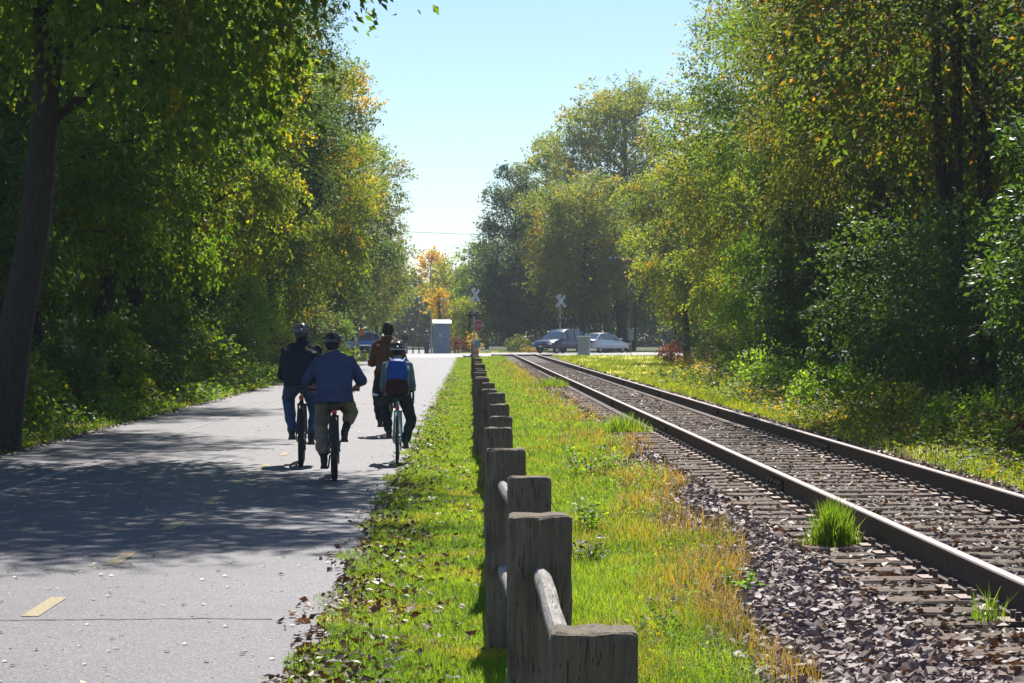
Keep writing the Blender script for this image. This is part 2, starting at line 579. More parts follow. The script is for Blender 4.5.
# painted markings on the path
mb = MB()
Y = 12.35 - 2.74 * 3
while Y < 140:
    z0, z1 = GZ(Y) + 0.022, GZ(Y + 0.9) + 0.022
    a = -2.47 + 0.01 * rw.uniform(-1, 1)
    mb.add([(XL(a - .05, Y), Y, z0), (XL(a + .05, Y), Y, z0), (XL(a + .05, Y + .9), Y + .9, z1), (XL(a - .05, Y + .9), Y + .9, z1)], [(0, 1, 2, 3)])
    Y += 2.74
o = mb.build('centre_line_dashes', M['yellow_paint']); o['kind'] = 'structure'
strip('edge_line', -4.75, -4.67, [i * 1.0 for i in range(3, 62)], 1, lambda L, Y: GZ(Y) + 0.022, M['white_paint'])
# crack across the path in front
pts = []
x = PATH_L0
while x < PATH_L1 - 0.3:
    pts.append((x, 12.22 + 0.035 * math.sin(x * 3.1) + 0.02 * rw.uniform(-1, 1)))
    x += 0.05
mb = MB()
for (a, b1), (c, d) in zip(pts[:-1], pts[1:]):
    w1, w2 = 0.006 + 0.006 * rw.random(), 0.006 + 0.006 * rw.random()
    mb.add([(XL(a, b1), b1 - w1, 0.0215), (XL(c, d), d - w1, 0.0215), (XL(c, d), d + w2, 0.0215), (XL(a, b1), b1 + w2, 0.0215)], [(0, 1, 2, 3)])
o = mb.build('path_crack', M['crack']); o['kind'] = 'structure'

# the road that crosses at a slant beyond the end of the path
ROAD_Z = 0.30
RT = math.tan(math.radians(38))
def road_c(X): return 153.4 + X * RT
vs, fs = [], []
for i, X in enumerate(np.linspace(-70, 90, 41)):
    c0 = road_c(X)
    for d, z in ((-5.8, -.2), (-5.0, 0), (0, 0), (5.0, 0), (5.8, -.2)): vs.append((X, c0 + d, ROAD_Z + z))
for i in range(40):
    for j in range(4):
        b = i * 5 + j
        fs.append((b, b + 5, b + 6, b + 1))
tag(link('road', mesh_np('road', np.array(vs), np.array(fs)), M['road']), kind='structure')
# path goes on beyond the road
strip('far_path', -6.6, -3.5, [156, 160, 164, 170, 180, 200, 230], 2, lambda L, Y: 0.14, M['asphalt'])

# ------------------------------------------------------------------ railway
TR_C = 3.575
def ballast_z(L, Y):
    e = ballast_edge(Y)
    base = gzl(L, Y)
    up = 0.095 * sstep(e - 0.15, 2.35, L) * (1 - sstep(4.9, 5.6, L)) * (1 - .85 * sstep(90, 140, Y))
    return base * (1 - 0.6 * sstep(e, 2.35, L) * (1 - sstep(4.9, 5.6, L)) * (1 if Y < 100 else 0)) + up + 0.006
def ballast_edge(Y):
    return 1.15 + 0.45 * sstep(10, 17, Y) + 0.45 * sstep(18, 30, Y) + 0.12 * math.sin(Y * 0.9) * (1 if Y > 9 else 0)
yb = [i * 0.5 for i in range(0, 60)] + [30 + i * 1.5 for i in range(0, 79)]
bl = []
vs, fs = [], []
NB = 22
for Y in yb:
    e = ballast_edge(Y) - 0.12
    for j in range(NB + 1):
        L = e + (5.65 - e) * j / NB
        vs.append((XL(L, Y), Y, ballast_z(L, Y) + 0.01 * rw.uniform(-1, 1) - (0.03 if j in (0, NB) else 0)))
for i in range(len(yb) - 1):
    for j in range(NB):
        b = i * (NB + 1) + j
        fs.append((b, b + 1, b + NB + 2, b + NB + 1))
tag(link('ballast_bed', mesh_np('ballast_bed', np.array(vs), np.array(fs), smooth=True), M['ballast_bed']), kind='structure')

track = empty('railway_track', (XL(TR_C, 10), 10, 0.15), 0, 'single rusty railway track on weathered wooden ties running beside the fence to the road crossing', 'railway track')
def to_track(p):
    return (p[0] - track.location.x, p[1] - track.location.y, p[2] - track.location.z)
def rail_z(Y):
    return 0.15
prof = [(-.070, 0), (.070, 0), (.070, .012), (.012, .03), (.010, .135), (.036, .148), (.036, .172), (.028, .180), (-.028, .180), (-.036, .172), (-.036, .148), (-.010, .135), (-.012, .03), (-.070, .012)]
ry = [2.0] + [6 + i * 4 for i in range(0, 60)]
ry = [y for y in ry if y < 152] + [175]
for L in (2.82 + 0.035, 4.33 + 0.035):
    mb = MB()
    rings = []
    for Y in ry:
        z = rail_z(Y)
        rings.append([to_track((XL(L + a, Y) , Y, z + h)) for a, h in prof])
    mb.rings(rings)
    me = mb.mesh('rail')
    o = link('rail', me, [M['rail_side'], M['rail_head']], track)
    for p in me.polygons:
        if p.normal.z > 0.5 and p.center.z > 0.15 + 0.0: p.material_index = 1
TIE_VARS = []
rt = random.Random(8)
def tie_mesh(seed):
    r = random.Random(seed)
    mb = MB()
    n = 14
    rings = []
    for i in range(n + 1):
        x = -1.28 + 2.56 * i / n
        h = 0.112 + 0.004 * r.uniform(-1, 1); w = 0.112 + 0.003 * r.uniform(-1, 1)
        ring = [(x, -w, -h), (x, w, -h), (x, w, h - 0.015), (x, w - 0.012, h + 0.002 * r.uniform(-1, 1)), (x, 0.03 + 0.01 * r.uniform(-1, 1), h - 0.004 * r.random()),
                (x, -0.04 + 0.01 * r.uniform(-1, 1), h + 0.002 * r.uniform(-1, 1)), (x, -w + 0.012, h - 0.003 * r.random()), (x, -w, h - 0.015)]
        rings.append(ring)
    mb.rings(rings)
    return mb.mesh('tie')
tvar = [tie_mesh(i) for i in range(5)]
pm = MB()
pm.box((0, 0, 0.006), (0.34, 0.19, 0.012))
for sx in (-1, 1):
    for sy in (-1, 1):
        pm.box((sx * 0.085, sy * 0.05, 0.03), (0.03, 0.018, 0.045))
plate_me = pm.mesh('tie_plate')
k = 0
Y = 9.2
rest = MB(); restp = MB(); nties = 0
tang = math.atan(DRIFT)
while Y < 147:
    off = rt.uniform(-0.06, 0.06); yw = tang + rt.uniform(-0.025, 0.025); dz = rt.uniform(-0.012, 0.006)
    zc = rail_z(Y) - 0.114 + dz * 0.5
    loc = to_track((XL(TR_C + off, Y), Y, zc))
    if nties < 100:
        o = link('tie', tvar[nties % 5], M['tie_wood'], track, loc)
        o.rotation_euler = (rt.uniform(-.012, .012), 0, yw)
    else:
        R = Matrix.Rotation(yw, 3, 'Z')
        rest.box(loc, (2.56, 0.224, 0.224), R)
    for L in (2.855, 4.365):
        pl = to_track((XL(L, Y), Y, rail_z(Y) - 0.004))
        if nties < 50:
            o = link('tie_plate', plate_me, M['plate_steel'], track, pl); o.rotation_euler = (0, 0, tang)
        elif nties < 160:
            restp.box((pl[0], pl[1], pl[2] + .01), (0.34, 0.19, 0.02))
    nties += 1
    Y += 0.5 + rt.uniform(-0.035, 0.035)
tag(rest.build('tie', M['tie_wood'], track), kind='stuff')
tag(restp.build('tie_plate', M['plate_steel'], track), kind='stuff')
jb = MB()
for sx in (-1, 1):
    jb.box((sx * 0.022, 0, 0.08), (0.022, 0.9, 0.085))
    for q in (-.33, -.12, .12, .33): jb.box((sx * 0.042, q, 0.08), (0.025, 0.035, 0.035))
jme = jb.mesh('joint_bar')
for L, y0 in ((2.855, 20.4), (4.365, 15.2)):
    Y = y0
    while Y < 120:
        o = link('joint_bar', jme, M['rail_side'], track, to_track((XL(L, Y), Y, rail_z(Y))))
        o.rotation_euler = (0, 0, tang)
        Y += 11.9
mb = MB()
for L0, L1 in ((1.4, 2.80), (2.95, 4.27), (4.45, 5.6)):
    mb.add([(XL(a, y), y, z) for a, y, z in ((L0, 147.0, 0.304), (L1, 147.0, 0.304), (L1, 162, 0.304), (L0, 162, 0.304),
                                          (L0, 147.0, 0.2), (L1, 147.0, 0.2), (L1, 161, 0.2), (L0, 161, 0.2))],
           [(0, 1, 2, 3), (0, 4, 5, 1), (1, 5, 6, 2), (2, 6, 7, 3), (3, 7, 4, 0)])
o = mb.build('crossing_surface', M['road']); o['kind'] = 'structure'

# ballast stones: angular crushed rock
def stones(rng, L, Y, Z, size):
    n = len(L)
    cube = np.array([(-1, -1, -1), (1, -1, -1), (1, 1, -1), (-1, 1, -1), (-1, -1, 1), (1, -1, 1), (1, 1, 1), (-1, 1, 1)], float)
    v = cube[None] * (1 + rng.uniform(-0.42, 0.25, (n, 8, 3)))
    sc = size[:, None] * rng.uniform(0.6, 1.15, (n, 3)); sc[:, 2] *= 0.72
    v = v * sc[:, None, :]
    a = rng.uniform(0, 2 * PI, n); b = rng.normal(0, 0.45, n); c = rng.normal(0, 0.45, n)
    def rot(v, ang, i, j):
        cs, sn = np.cos(ang)[:, None], np.sin(ang)[:, None]
        x, y = v[..., i].copy(), v[..., j].copy()
        v[..., i] = x * cs - y * sn; v[..., j] = x * sn + y * cs
        return v
    v = rot(v, b, 0, 2); v = rot(v, c, 1, 2); v = rot(v, a, 0, 1)
    v[..., 0] += (L - DRIFT * Y)[:, None]; v[..., 1] += Y[:, None]; v[..., 2] += Z[:, None]
    f = np.array([(0, 3, 2, 1), (4, 5, 6, 7), (0, 1, 5, 4), (1, 2, 6, 5), (2, 3, 7, 6), (3, 0, 4, 7)])
    fs = (f[None] + (np.arange(n) * 8)[:, None, None]).reshape(-1, 4)
    return v.reshape(-1, 3), fs

def sample_Y(rng, n, y0, y1, p):
    """Y with density falling as Y^-p"""
    u = rng.random(n); q = 1 - p
    return (y0 ** q + u * (y1 ** q - y0 ** q)) ** (1 / q)

rng = np.random.default_rng(3)
LL, YY, ZZ, SS = [], [], [], []
def add_st(n, y0, y1, p, lf, smin, smax, zoff=0.0):
    Y = sample_Y(rng, n, y0, y1, p)
    for y in Y:
        a, b = lf(y)
        L = a + (b - a) * rng.random()
        LL.append(L); YY.append(y); ZZ.append(ballast_z(L, y) + zoff + rng.uniform(-0.008, 0.016)); SS.append((smin + (smax - smin) * 1.25 * rng.random() ** 1.7) * (1 + max(0, y - 25) * 0.012))
add_st(25000, 8.8, 70, 1.5, lambda y: (ballast_edge(y) - 0.1 - 0.3 * rng.random() ** 3, 2.3), 0.009, 0.026)
add_st(3000, 9.5, 90, 1.5, lambda y: (2.3, 2.8), 0.010, 0.024, -0.02)
add_st(11000, 9.5, 90, 1.5, lambda y: (2.8, 4.95), 0.010, 0.026, -0.004)
add_st(3500, 14, 110, 1.4, lambda y: (4.85, 5.75), 0.012, 0.03)
v, f = stones(rng, np.array(LL), np.array(YY), np.array(ZZ), np.array(SS))
tag(link('ballast_stones', mesh_np('ballast_stones', v, f), M['stone']), 'purplish grey crushed stone heaped along and between the railway ties', 'gravel', kind='stuff')

# ------------------------------------------------------------------ leaves, grass
def unit(a):
    return a / np.maximum(1e-9, np.linalg.norm(a, axis=-1, keepdims=True))

def leaf_geo(rng, c, axis, nrm, ln, wd, fold=0.12):
    """rhombic folded leaves; c,axis,nrm (n,3), ln,wd (n,)"""
    axis = unit(axis)
    side = unit(np.cross(nrm, axis))
    up = np.cross(axis, side)
    n = len(c)
    v = np.empty((n, 4, 3))
    h = axis * (ln / 2)[:, None]
    w = side * (wd / 2)[:, None]
    m = c - h * 0.15
    v[:, 0] = c - h; v[:, 2] = c + h
    v[:, 1] = m + w + up * (fold * wd)[:, None]
    v[:, 3] = m - w + up * (fold * wd)[:, None]
    f = np.arange(n * 4).reshape(n, 4)
    return v.reshape(-1, 3), f

def blades(rng, L, Y, Z, h, w, lean=0.45):
    n = len(L)
    a = rng.uniform(0, 2 * PI, n)
    x = L - DRIFT * Y
    base = np.stack([x, Y, Z], 1)
    d = np.stack([np.cos(a), np.sin(a), np.zeros(n)], 1)
    sd = np.stack([-np.sin(a + rng.uniform(-.6, .6, n)), np.cos(a), np.zeros(n)], 1)
    le = rng.uniform(0.1, 1, n) * lean
    mid = base + d * (h * le * 0.35)[:, None] + np.array([0, 0, 1]) * (h * 0.55)[:, None]
    tip = base + d * (h * le)[:, None] + np.array([0, 0, 1]) * (h * (1 - 0.25 * le))[:, None]
    v = np.empty((n, 6, 3))
    ww = w[:, None] / 2
    v[:, 0] = base - sd * ww; v[:, 1] = base + sd * ww
    v[:, 2] = mid + sd * ww * 0.8; v[:, 3] = mid - sd * ww * 0.8
    v[:, 4] = tip + sd * ww * 0.15; v[:, 5] = tip - sd * ww * 0.15
    f = np.array([(0, 1, 2, 3), (3, 2, 4, 5)])
    return v.reshape(-1, 3), (f[None] + (np.arange(n) * 6)[:, None, None]).reshape(-1, 4)

def vnoise(x, y, s):
    """cheap smooth patches"""
    return (np.sin(x * 1.7 / s + 1.3 * np.sin(y * .9 / s)) + np.sin(y * 1.1 / s + 2.1 * np.sin(x * 1.3 / s + .5)) + np.sin((x + y) * .63 / s)) / 3

def grass(name, n, y0, y1, p, lf, hmin, hmax, w0, mat, label, patch=None, lean=0.5, seed=1, wp=0.75):
    rng = np.random.default_rng(seed)
    Y = sample_Y(rng, n, y0, y1, p)
    a, b = lf(Y)
    L = a + (b - a) * rng.random(n)
    if patch is not None:
        k = patch(L, Y, rng)
        L, Y = L[k], Y[k]
    n = len(L)
    if n == 0: return
    h = rng.uniform(hmin, hmax, n) * (1 + 0.35 * vnoise(L, Y, 0.45))
    w = w0 * (Y / 10) ** wp * rng.uniform(0.6, 1.3, n)
    v, f = blades(rng, L, Y, gzl_np(L, Y) - 0.004, h, w, lean)
    tag(link(name, mesh_np(name, v, f), mat), label, 'grass', kind='stuff')

bedge = lambda Y: 1.15 + 0.45 * np.clip((Y - 10) / 7, 0, 1) + 0.45 * np.clip((Y - 18) / 12, 0, 1) + 0.12 * np.sin(Y * 0.9)
grass('mown_grass', 150000, 9.3, 147, 1.6, lambda Y: (np.full_like(Y, -0.83) + 0.07 * np.sin(Y * 2.3) + 0.05 * np.sin(Y * 5.1) + 0.05 * np.clip((Y - 12) / 12, 0, 1) * -1, np.full_like(Y, 0.3)), 0.025, 0.065, 0.0042, M['grass'],
      'short bright mown grass between the path and the fence', seed=11, lean=0.8)
grass('verge_grass', 190000, 9.3, 147, 1.6, lambda Y: (np.full_like(Y, 0.25), bedge(Y) + 0.05 + 0.3 * np.random.default_rng(5).random(len(Y)) ** 2), 0.05, 0.14, 0.0042, M['grass'],
      'uneven bright green grass between the fence and the railway ballast', seed=12, lean=0.8,
      patch=lambda L, Y, r: vnoise(L * 1.3 + 4, Y * 0.8, 0.35) + 1.3 * (bedge(Y) - L) + r.normal(0, 0.25, len(L)) > 0.02)
grass('seeding_grass', 46000, 9.6, 120, 1.5, lambda Y: (np.full_like(Y, 0.55), bedge(Y) + 0.32), 0.09, 0.23, 0.0034, M['grass_dry'],
      'orange brown seeding grass along the edge of the ballast',
      patch=lambda L, Y, r: (vnoise(L * 1.5, Y * 0.6, 0.5) + (L - bedge(Y)) * 0.9 + r.normal(0, 0.45, len(L)) > 0.0), seed=13, lean=1.0)
grass('field_grass', 130000, 20, 149, 1.1, lambda Y: (np.full_like(Y, 5.4), np.minimum(7.6 + (Y - 30) * 0.05, 14.0)), 0.08, 0.22, 0.0042, M['grass_field'],
      'sunlit yellow green grass on the right of the railway', seed=14, lean=0.6,
      patch=lambda L, Y, r: r.random(len(L)) < np.clip((Y - 34) / 22, .12, 1) + .5 * (L > 7.5))
grass('far_field_grass', 16000, 161, 172, 1.1, lambda Y: (np.full_like(Y, -20), np.full_like(Y, 24)), 0.08, 0.25, 0.004, M['grass_field'],
      'strip of grass on the far side of the road', seed=17, patch=lambda L, Y, r: ~((L > -6.2) & (L < -0.8)))
grass('bank_grass', 16000, 24, 136, 1.4, lambda Y: (np.full_like(Y, -6.9), np.full_like(Y, -6.2)), 0.03, 0.12, 0.0045, M['grass'],
      'shaded grass at the left edge of the path', seed=15, lean=0.8)

def litter(name, n, y0, y1, p, lf, zf, smin, smax, mat, label, seed, patch=None, tilt=0.45, cat='fallen leaves'):
    rng = np.random.default_rng(seed)
    Y = sample_Y(rng, n, y0, y1, p)
    a, b = lf(Y, rng)
    L = a + (b - a) * rng.random(n)
    if patch is not None:
        k = patch(L, Y, rng); L, Y = L[k], Y[k]
    n = len(L)
    s = rng.uniform(smin, smax, n)
    z = np.array([zf(l, y) for l, y in zip(L, Y)]) + s * 0.16
    c = np.stack([L - DRIFT * Y, Y, z], 1)
    a = rng.uniform(0, 2 * PI, n)
    axis = np.stack([np.cos(a), np.sin(a), rng.normal(0, tilt * 0.6, n)], 1)
    nr = np.stack([rng.normal(0, tilt, n), rng.normal(0, tilt, n), np.ones(n)], 1)
    v, f = leaf_geo(rng, c, axis, nr, s, s * rng.uniform(0.55, 0.9, n), 0.16)
    tag(link(name, mesh_np(name, v, f), mat), label, cat, kind='stuff')

litter('fallen_leaves', 2900, 9.5, 90, 1.5, lambda Y, r: (np.full_like(Y, -0.86), -0.72 + 0.9 * r.random(len(Y)) ** 1.3 + 0.1), lambda L, Y: gzl(L, Y) + 0.025, 0.025, 0.07, M['leaf_litter'],
       'brown curled fallen leaves lying on the mown grass by the path', 21, tilt=0.7)
litter('fallen_leaves', 420, 9.5, 60, 1.5, lambda Y, r: (np.full_like(Y, -0.98) + 0.1 * np.sin(Y * 1.9), np.full_like(Y, -0.72)), lambda L, Y: gzl(L, Y) + 0.02, 0.03, 0.07, M['leaf_litter'],
       'drift of dead leaves along the right edge of the path', 22, tilt=0.6)
litter('fallen_leaves', 2000, 9.5, 110, 1.3, lambda Y, r: (np.full_like(Y, -6.0), np.full_like(Y, -0.9)), lambda L, Y: GZ(Y) + 0.018, 0.012, 0.05, M['leaf_pale'],
       'pale flat fallen leaves scattered over the asphalt path', 23, tilt=0.12)
litter('fallen_leaves', 26000, 9.5, 90, 1.5, lambda Y, r: (np.full_like(Y, 2.2), np.full_like(Y, 5.2)), lambda L, Y: GZ(Y) + 0.10 + 0.04 * rw.random(), 0.03, 0.08, M['leaf_litter'],
       'brown fallen leaves lying between the rails and the ties', 24, tilt=0.5)
litter('fallen_leaves', 700, 9.5, 60, 1.4, lambda Y, r: (np.full_like(Y, 1.2), np.full_like(Y, 2.3)), lambda L, Y: ballast_z(L, Y) + 0.02, 0.03, 0.06, M['leaf_litter'],
       'few brown leaves caught among the ballast stones', 25, tilt=0.5)
litter('fallen_leaves', 2500, 25, 120, 1.3, lambda Y, r: (np.full_like(Y, -6.9), np.full_like(Y, -6.0)), lambda L, Y: gzl(L, Y) + 0.02, 0.04, 0.10, M['leaf_litter'],
       'leaf litter along the shaded left edge of the path', 26, tilt=0.5)

# ------------------------------------------------------------------ post and rail fence
fence = empty('post_and_rail_fence', (XL(0.2, 4.7), 4.7, 0), 0, 'long weathered wooden post and split rail fence between the path and the railway', 'fence')
fp = [(0.170, 4.7, .974, .187), (.083, 6.9, 1.04, .198), (.071, 8.9, 1.03, .174), (-.030, 11.1, 1.03, .200), (-.080, 13.3, 1.044, .165),
      (-.084, 15.5, 1.03, .158), (-.098, 17.9, 1.04, .162), (-.137, 20.3, 1.07, .155), (-.235, 22.8, 1.04, .166), (-.27, 25.9, 1.04, .150), (-.39, 28.8, 1.04, .19)]
rf = random.Random(4)
Y = 31.4
while Y < 146:
    fp.append((XL(0.17 + rf.uniform(-.03, .03), Y), Y, 1.03 + rf.uniform(-.03, .03) + GZ(Y), 0.17 + rf.uniform(-.02, .02)))
    Y += 2.5 + rf.uniform(-.15, .15)
for i, (X, Y, zt, w) in enumerate(fp):
    zb = -0.12 + GZ(Y)
    bm = bmesh.new()
    bmesh.ops.create_cube(bm, size=1.0)
    bmesh.ops.scale(bm, vec=(w, w * 0.82, zt - zb), verts=bm.verts)
    ed = [e for e in bm.edges if any(v.co.z > 0 for v in e.verts)]
    bmesh.ops.bevel(bm, geom=ed, offset=0.016, segments=2, profile=0.5, affect='EDGES')
    if i < 10:
        zs = sorted(set([-0.3 + 0.1 * q for q in range(8)]))
        for z in zs:
            bmesh.ops.bisect_plane(bm, geom=bm.verts[:] + bm.edges[:] + bm.faces[:], plane_co=(0, 0, z), plane_no=(0, 0, 1))
        for x in (-w * .25, 0, w * .2):
            bmesh.ops.bisect_plane(bm, geom=bm.verts[:] + bm.edges[:] + bm.faces[:], plane_co=(x, 0, 0), plane_no=(1, 0, 0))
        for v in bm.verts:
            top = v.co.z > (zt - zb) / 2 - 0.03
            v.co += Vector((rf.uniform(-1, 1) * 0.0025, rf.uniform(-1, 1) * 0.0025, rf.uniform(-1, .3) * (0.006 if top else 0)))
    me = bpy.data.meshes.new('post'); bm.to_mesh(me); bm.free()
    o = link('post', me, M['post_wood'], fence, Vector((X, Y, (zt + zb) / 2)) - fence.location)
    o.rotation_euler = (rf.uniform(-.015, .015), rf.uniform(-.012, .012), tang + rf.uniform(-.04, .04))
for i in range(len(fp) - 1):
    a, b = fp[i], fp[i + 1]
    for zr in (0.84, 0.42):
        if i > 32 and zr < 0.5: continue
        r = 0.027
        mb = MB()
        n = 7
        off = 0.012 * (1 if i % 2 else -1) - (0.0 if i == 0 else 0.012)
        x0, x1 = a[0] + off, b[0] + off
        if i == 0: x0, x1 = 0.128, 0.088
        pts = []
        for q in range(n):
            t = q / (n - 1)
            pts.append(Vector((x0 + (x1 - x0) * t + rf.uniform(-.003, .003), a[1] - 0.02 + (b[1] - a[1] + 0.06) * t,
                               zr + GZ(a[1]) + 0.012 * math.sin(PI * t) + rf.uniform(-.003, .003) + (0.012 if i == 0 else 0))) - fence.location)
        rs = [r * (0.8 if q in (0, n - 1) else 1.0) * rf.uniform(.93, 1.07) for q in range(n)]
        mb.tube(pts, r, n=9, rs=rs, flat=1.25)
        mb.build('rail', M['rail_wood'], fence, smooth=True)

def undergrowth(name, n, y0, y1, p, lf, hf, s0, mat, label, seed, cat='ground plants'):
    rng = np.random.default_rng(seed)
    per = 7
    ns = n // per
    Y = sample_Y(rng, ns, y0, y1, p)
    a, b = lf(Y)
    L = a + (b - a) * rng.random(ns)
    k = vnoise(L * .8 + seed, Y * .45, .55) + rng.normal(0, .3, ns) > -.35
    L, Y = L[k], Y[k]; ns = len(L)
    H = hf(L, Y) * (0.65 + 0.5 * vnoise(L + seed, Y * .6, .8)) * rng.random(ns) ** .6
    c = np.stack([L - DRIFT * Y, Y, gzl_np(L, Y) + np.maximum(H, .015)], 1)
    s = (s0 * (Y / 25) ** .55)
    P = c[:, None] + rng.normal(0, 1, (ns, per, 3)) * (s * 1.1)[:, None, None]
    P[..., 2] = np.maximum(P[..., 2], c[:, None, 2] * 0 + gzl_np(L, Y)[:, None] + .01)
    m = ns * per
    ax = rng.normal(0, 1, (m, 3)); ax[:, 2] *= .5
    nr = rng.normal(0, .55, (m, 3)) + np.array([0, 0, 1])
    ln = np.repeat(s, per) * rng.uniform(.6, 1.3, m)
    v, f = leaf_geo(rng, P.reshape(-1, 3), ax, nr, ln, ln * .62, .12)
    tag(link(name, mesh_np(name, v, f), mat), label, cat, kind='stuff')

undergrowth('undergrowth', 60000, 22, 136, 1.2, lambda Y: (np.full_like(Y, -10.0), np.full_like(Y, -6.25)), lambda L, Y: .08 + .5 * np.clip((-L - 6.3) / 1.4, 0, 1), .075, M['leaf_green'],
            'low leafy undergrowth in the shade along the left edge of the path', 31)
undergrowth('undergrowth', 46000, 17, 82, 1.3, lambda Y: (5.4 + np.clip((Y - 38) * .055, 0, 3), 5.4 + np.clip((Y - 38) * .055, 0, 3) + 3.2), lambda L, Y: .10 + .55 * np.clip((L - 5.7) / 1.5, 0, 1), .065, M['leaf_bank'],
            'dense green weeds on the bank right of the railway', 32)
undergrowth('undergrowth', 16000, 17, 80, 1.2, lambda Y: (np.full_like(Y, 5.5), np.full_like(Y, 7.8)), lambda L, Y: .12 + .6 * np.clip((L - 5.6) / 1.5, 0, 1), .06, M['leaf_turning'],
            'yellowing and orange weeds on the bank right of the railway', 33)
undergrowth('verge_weeds', 26000, 9.5, 60, 1.5, lambda Y: (np.full_like(Y, 0.3), bedge(Y) + .12), lambda L, Y: .05 + .06 * L, .028, M['leaf_weed'],
            'small leafy weeds among the grass between the fence and the ballast', 34)
undergrowth('verge_weeds', 7000, 9.5, 40, 1.5, lambda Y: (bedge(Y) - .55, bedge(Y) + .22), lambda L, Y: .06 + 0 * L, .022, M['leaf_blue'],
            'dull blue green weeds creeping over the edge of the ballast', 35)
undergrowth('clover', 14000, 9.5, 50, 1.5, lambda Y: (np.full_like(Y, -0.8), np.full_like(Y, .3)), lambda L, Y: .025 + 0 * L, .02, M['leaf_weed'],
            'small clover leaves in the mown grass', 36)

# ------------------------------------------------------------------ trees
def tree(name, L, Y, h, r, zc0, mat, label, cat='tree', group=None, s=0.13, lai=4.2, seed=1, lumps=34, trunk_r=0.18, lean=(0, 0), bark='bark',
         droop=0.25, X=None, forks=1, long=1.75, flat=0.75, fill=0.12, hang=0.0, skip_trunk=False, cap=90000, tlean=None):
    """trunk with limbs, each limb ends in a clump of sprigs; zc0 is where the crown starts"""
    rng = np.random.default_rng(seed)
    x = XL(L, Y) if X is None else X
    root = empty(name, (x, Y, gzl(L, Y) if X is None else GZ(Y)), 0, label, cat, group)
    rz = (h - zc0) / 2; zc = zc0 + rz
    cx, cy = lean
    # clumps
    dirs = []
    for i in range(lumps):
        t = (i + 0.5) / lumps
        ph = i * 2.39996 + rng.uniform(-.35, .35)
        zz = 1 - 2 * t
        q = math.sqrt(max(0, 1 - zz * zz))
        dirs.append((q * math.cos(ph), q * math.sin(ph), zz))
    dirs = np.array(dirs)
    rad = rng.uniform(0.55, 0.92, lumps)
    cen = dirs * rad[:, None] * np.array([r, r, rz]) * rng.uniform(0.88, 1.08, (lumps, 1))
    cen = cen + np.array([cx, cy, zc])
    lr = rng.uniform(0.20, 0.36, lumps) * min(r, rz * 1.2)
    # trunk and limbs
    if not skip_trunk:
        mb = MB()
        tops = []
        for k in range(forks):
            a = rng.uniform(0, 2 * PI)
            sp = 0 if forks == 1 else 0.35 * r
            top = Vector(((cx if tlean is None else tlean) + sp * math.cos(a), cy + sp * math.sin(a) * .5, h * 0.86))
            b0 = Vector((0 if forks == 1 else 0.25 * math.cos(a), 0 if forks == 1 else .1 * math.sin(a), -0.15))
            pts = []
            for i in range(9):
                t = i / 8
                p = b0.lerp(top, t)
                if tlean is not None: p.x += .34 * math.sin(t * 9.0) * (t + .2); p.y += .2 * math.sin(t * 6)
                p.x += 0.02 * h * math.sin(t * 5 + a) * t * (1 - t) * 3; p.y += 0.02 * h * math.cos(t * 4 + a) * t * (1 - t) * 3
                pts.append(p)
            tr = trunk_r * (1 if k == 0 else 0.8)
            mb.tube(pts, tr, n=10, rs=[tr * (1.35 if i == 0 else 1) * (1 - 0.85 * (i / 8) ** 1.1) for i in range(9)])
            tops.append((pts, tr))
        for i in range(lumps):
            pts, tr = tops[i % forks]
            c = Vector(cen[i])
            zt = max(h * 0.12 + 0.1, min(c.z - 0.35 * (c.xy - Vector((cx, cy))).length, h * 0.8))
            t = max(0.06, min(0.95, zt / (h * 0.86)))
            j = min(7, int(t * 8))
            p0 = pts[j].lerp(pts[j + 1], t * 8 - j)
            m1 = p0.lerp(c, 0.5) + Vector((rng.uniform(-.1, .1) * r * .4, rng.uniform(-.1, .1) * r * .4, 0.10 * r))
            rr = max(0.015, tr * 0.33 * (1 - 0.5 * t))
            mb.tube([p0, p0.lerp(m1, .5) + Vector((0, 0, .03 * r)), m1, m1.lerp(c, .55), c], rr, n=5, rs=[rr, rr * .85, rr * .6, rr * .4, rr * .15], cap=False)
        mb.build('trunk', M[bark], root, smooth=True)
    # sprigs
    if 25 < Y < 75 and s < .14: s *= 1.12
    nleaf = int(min(cap, lai * PI * r * rz / (0.27 * s * s)))
    per = 14
    ns = nleaf // per
    w = lr ** 2.2; w = w / w.sum()
    li = rng.choice(lumps, ns, p=w)
    d = unit(rng.normal(size=(ns, 3)))
    q = rng.random(ns) ** 0.42
    sc = cen[li] + d * (lr[li] * q)[:, None] * np.array([1.05, 1.05, flat])
    # a few sprigs anywhere in the crown so that it does not fall apart into balls
    k = rng.random(ns) < fill
    dd = unit(rng.normal(size=(ns, 3))) * (rng.random(ns) ** 0.4)[:, None] * np.array([r, r, rz]) * 0.92 + np.array([cx, cy, zc])
    sc[k] = dd[k]
    out = unit(sc - np.array([cx, cy, zc * 0.8]))
    out[:, 2] -= droop
    out = unit(out + rng.normal(0, 0.45, (ns, 3)))
    ln = s * per * 0.16 * 1.7
    u = rng.uniform(-0.5, 1.0, (ns, per))
    pos = sc[:, None] + out[:, None] * (u * ln)[:, :, None] + rng.normal(0, s * 0.42, (ns, per, 3))
    pos[:, :, 2] -= np.abs(u) ** 1.5 * ln * 0.35 + hang * rng.random((ns, 1)) * (rng.random((ns, per)))
    ax = out[:, None] + rng.normal(0, 0.65, (ns, per, 3)); ax[:, :, 2] -= 0.35
    nr = rng.normal(0, 0.55, (ns, per, 3)) + np.array([0, 0, 1.0]) + 0.35 * out[:, None]
    n = ns * per
    lnn = s * rng.uniform(0.6, 1.25, n)
    pos = pos.reshape(-1, 3)
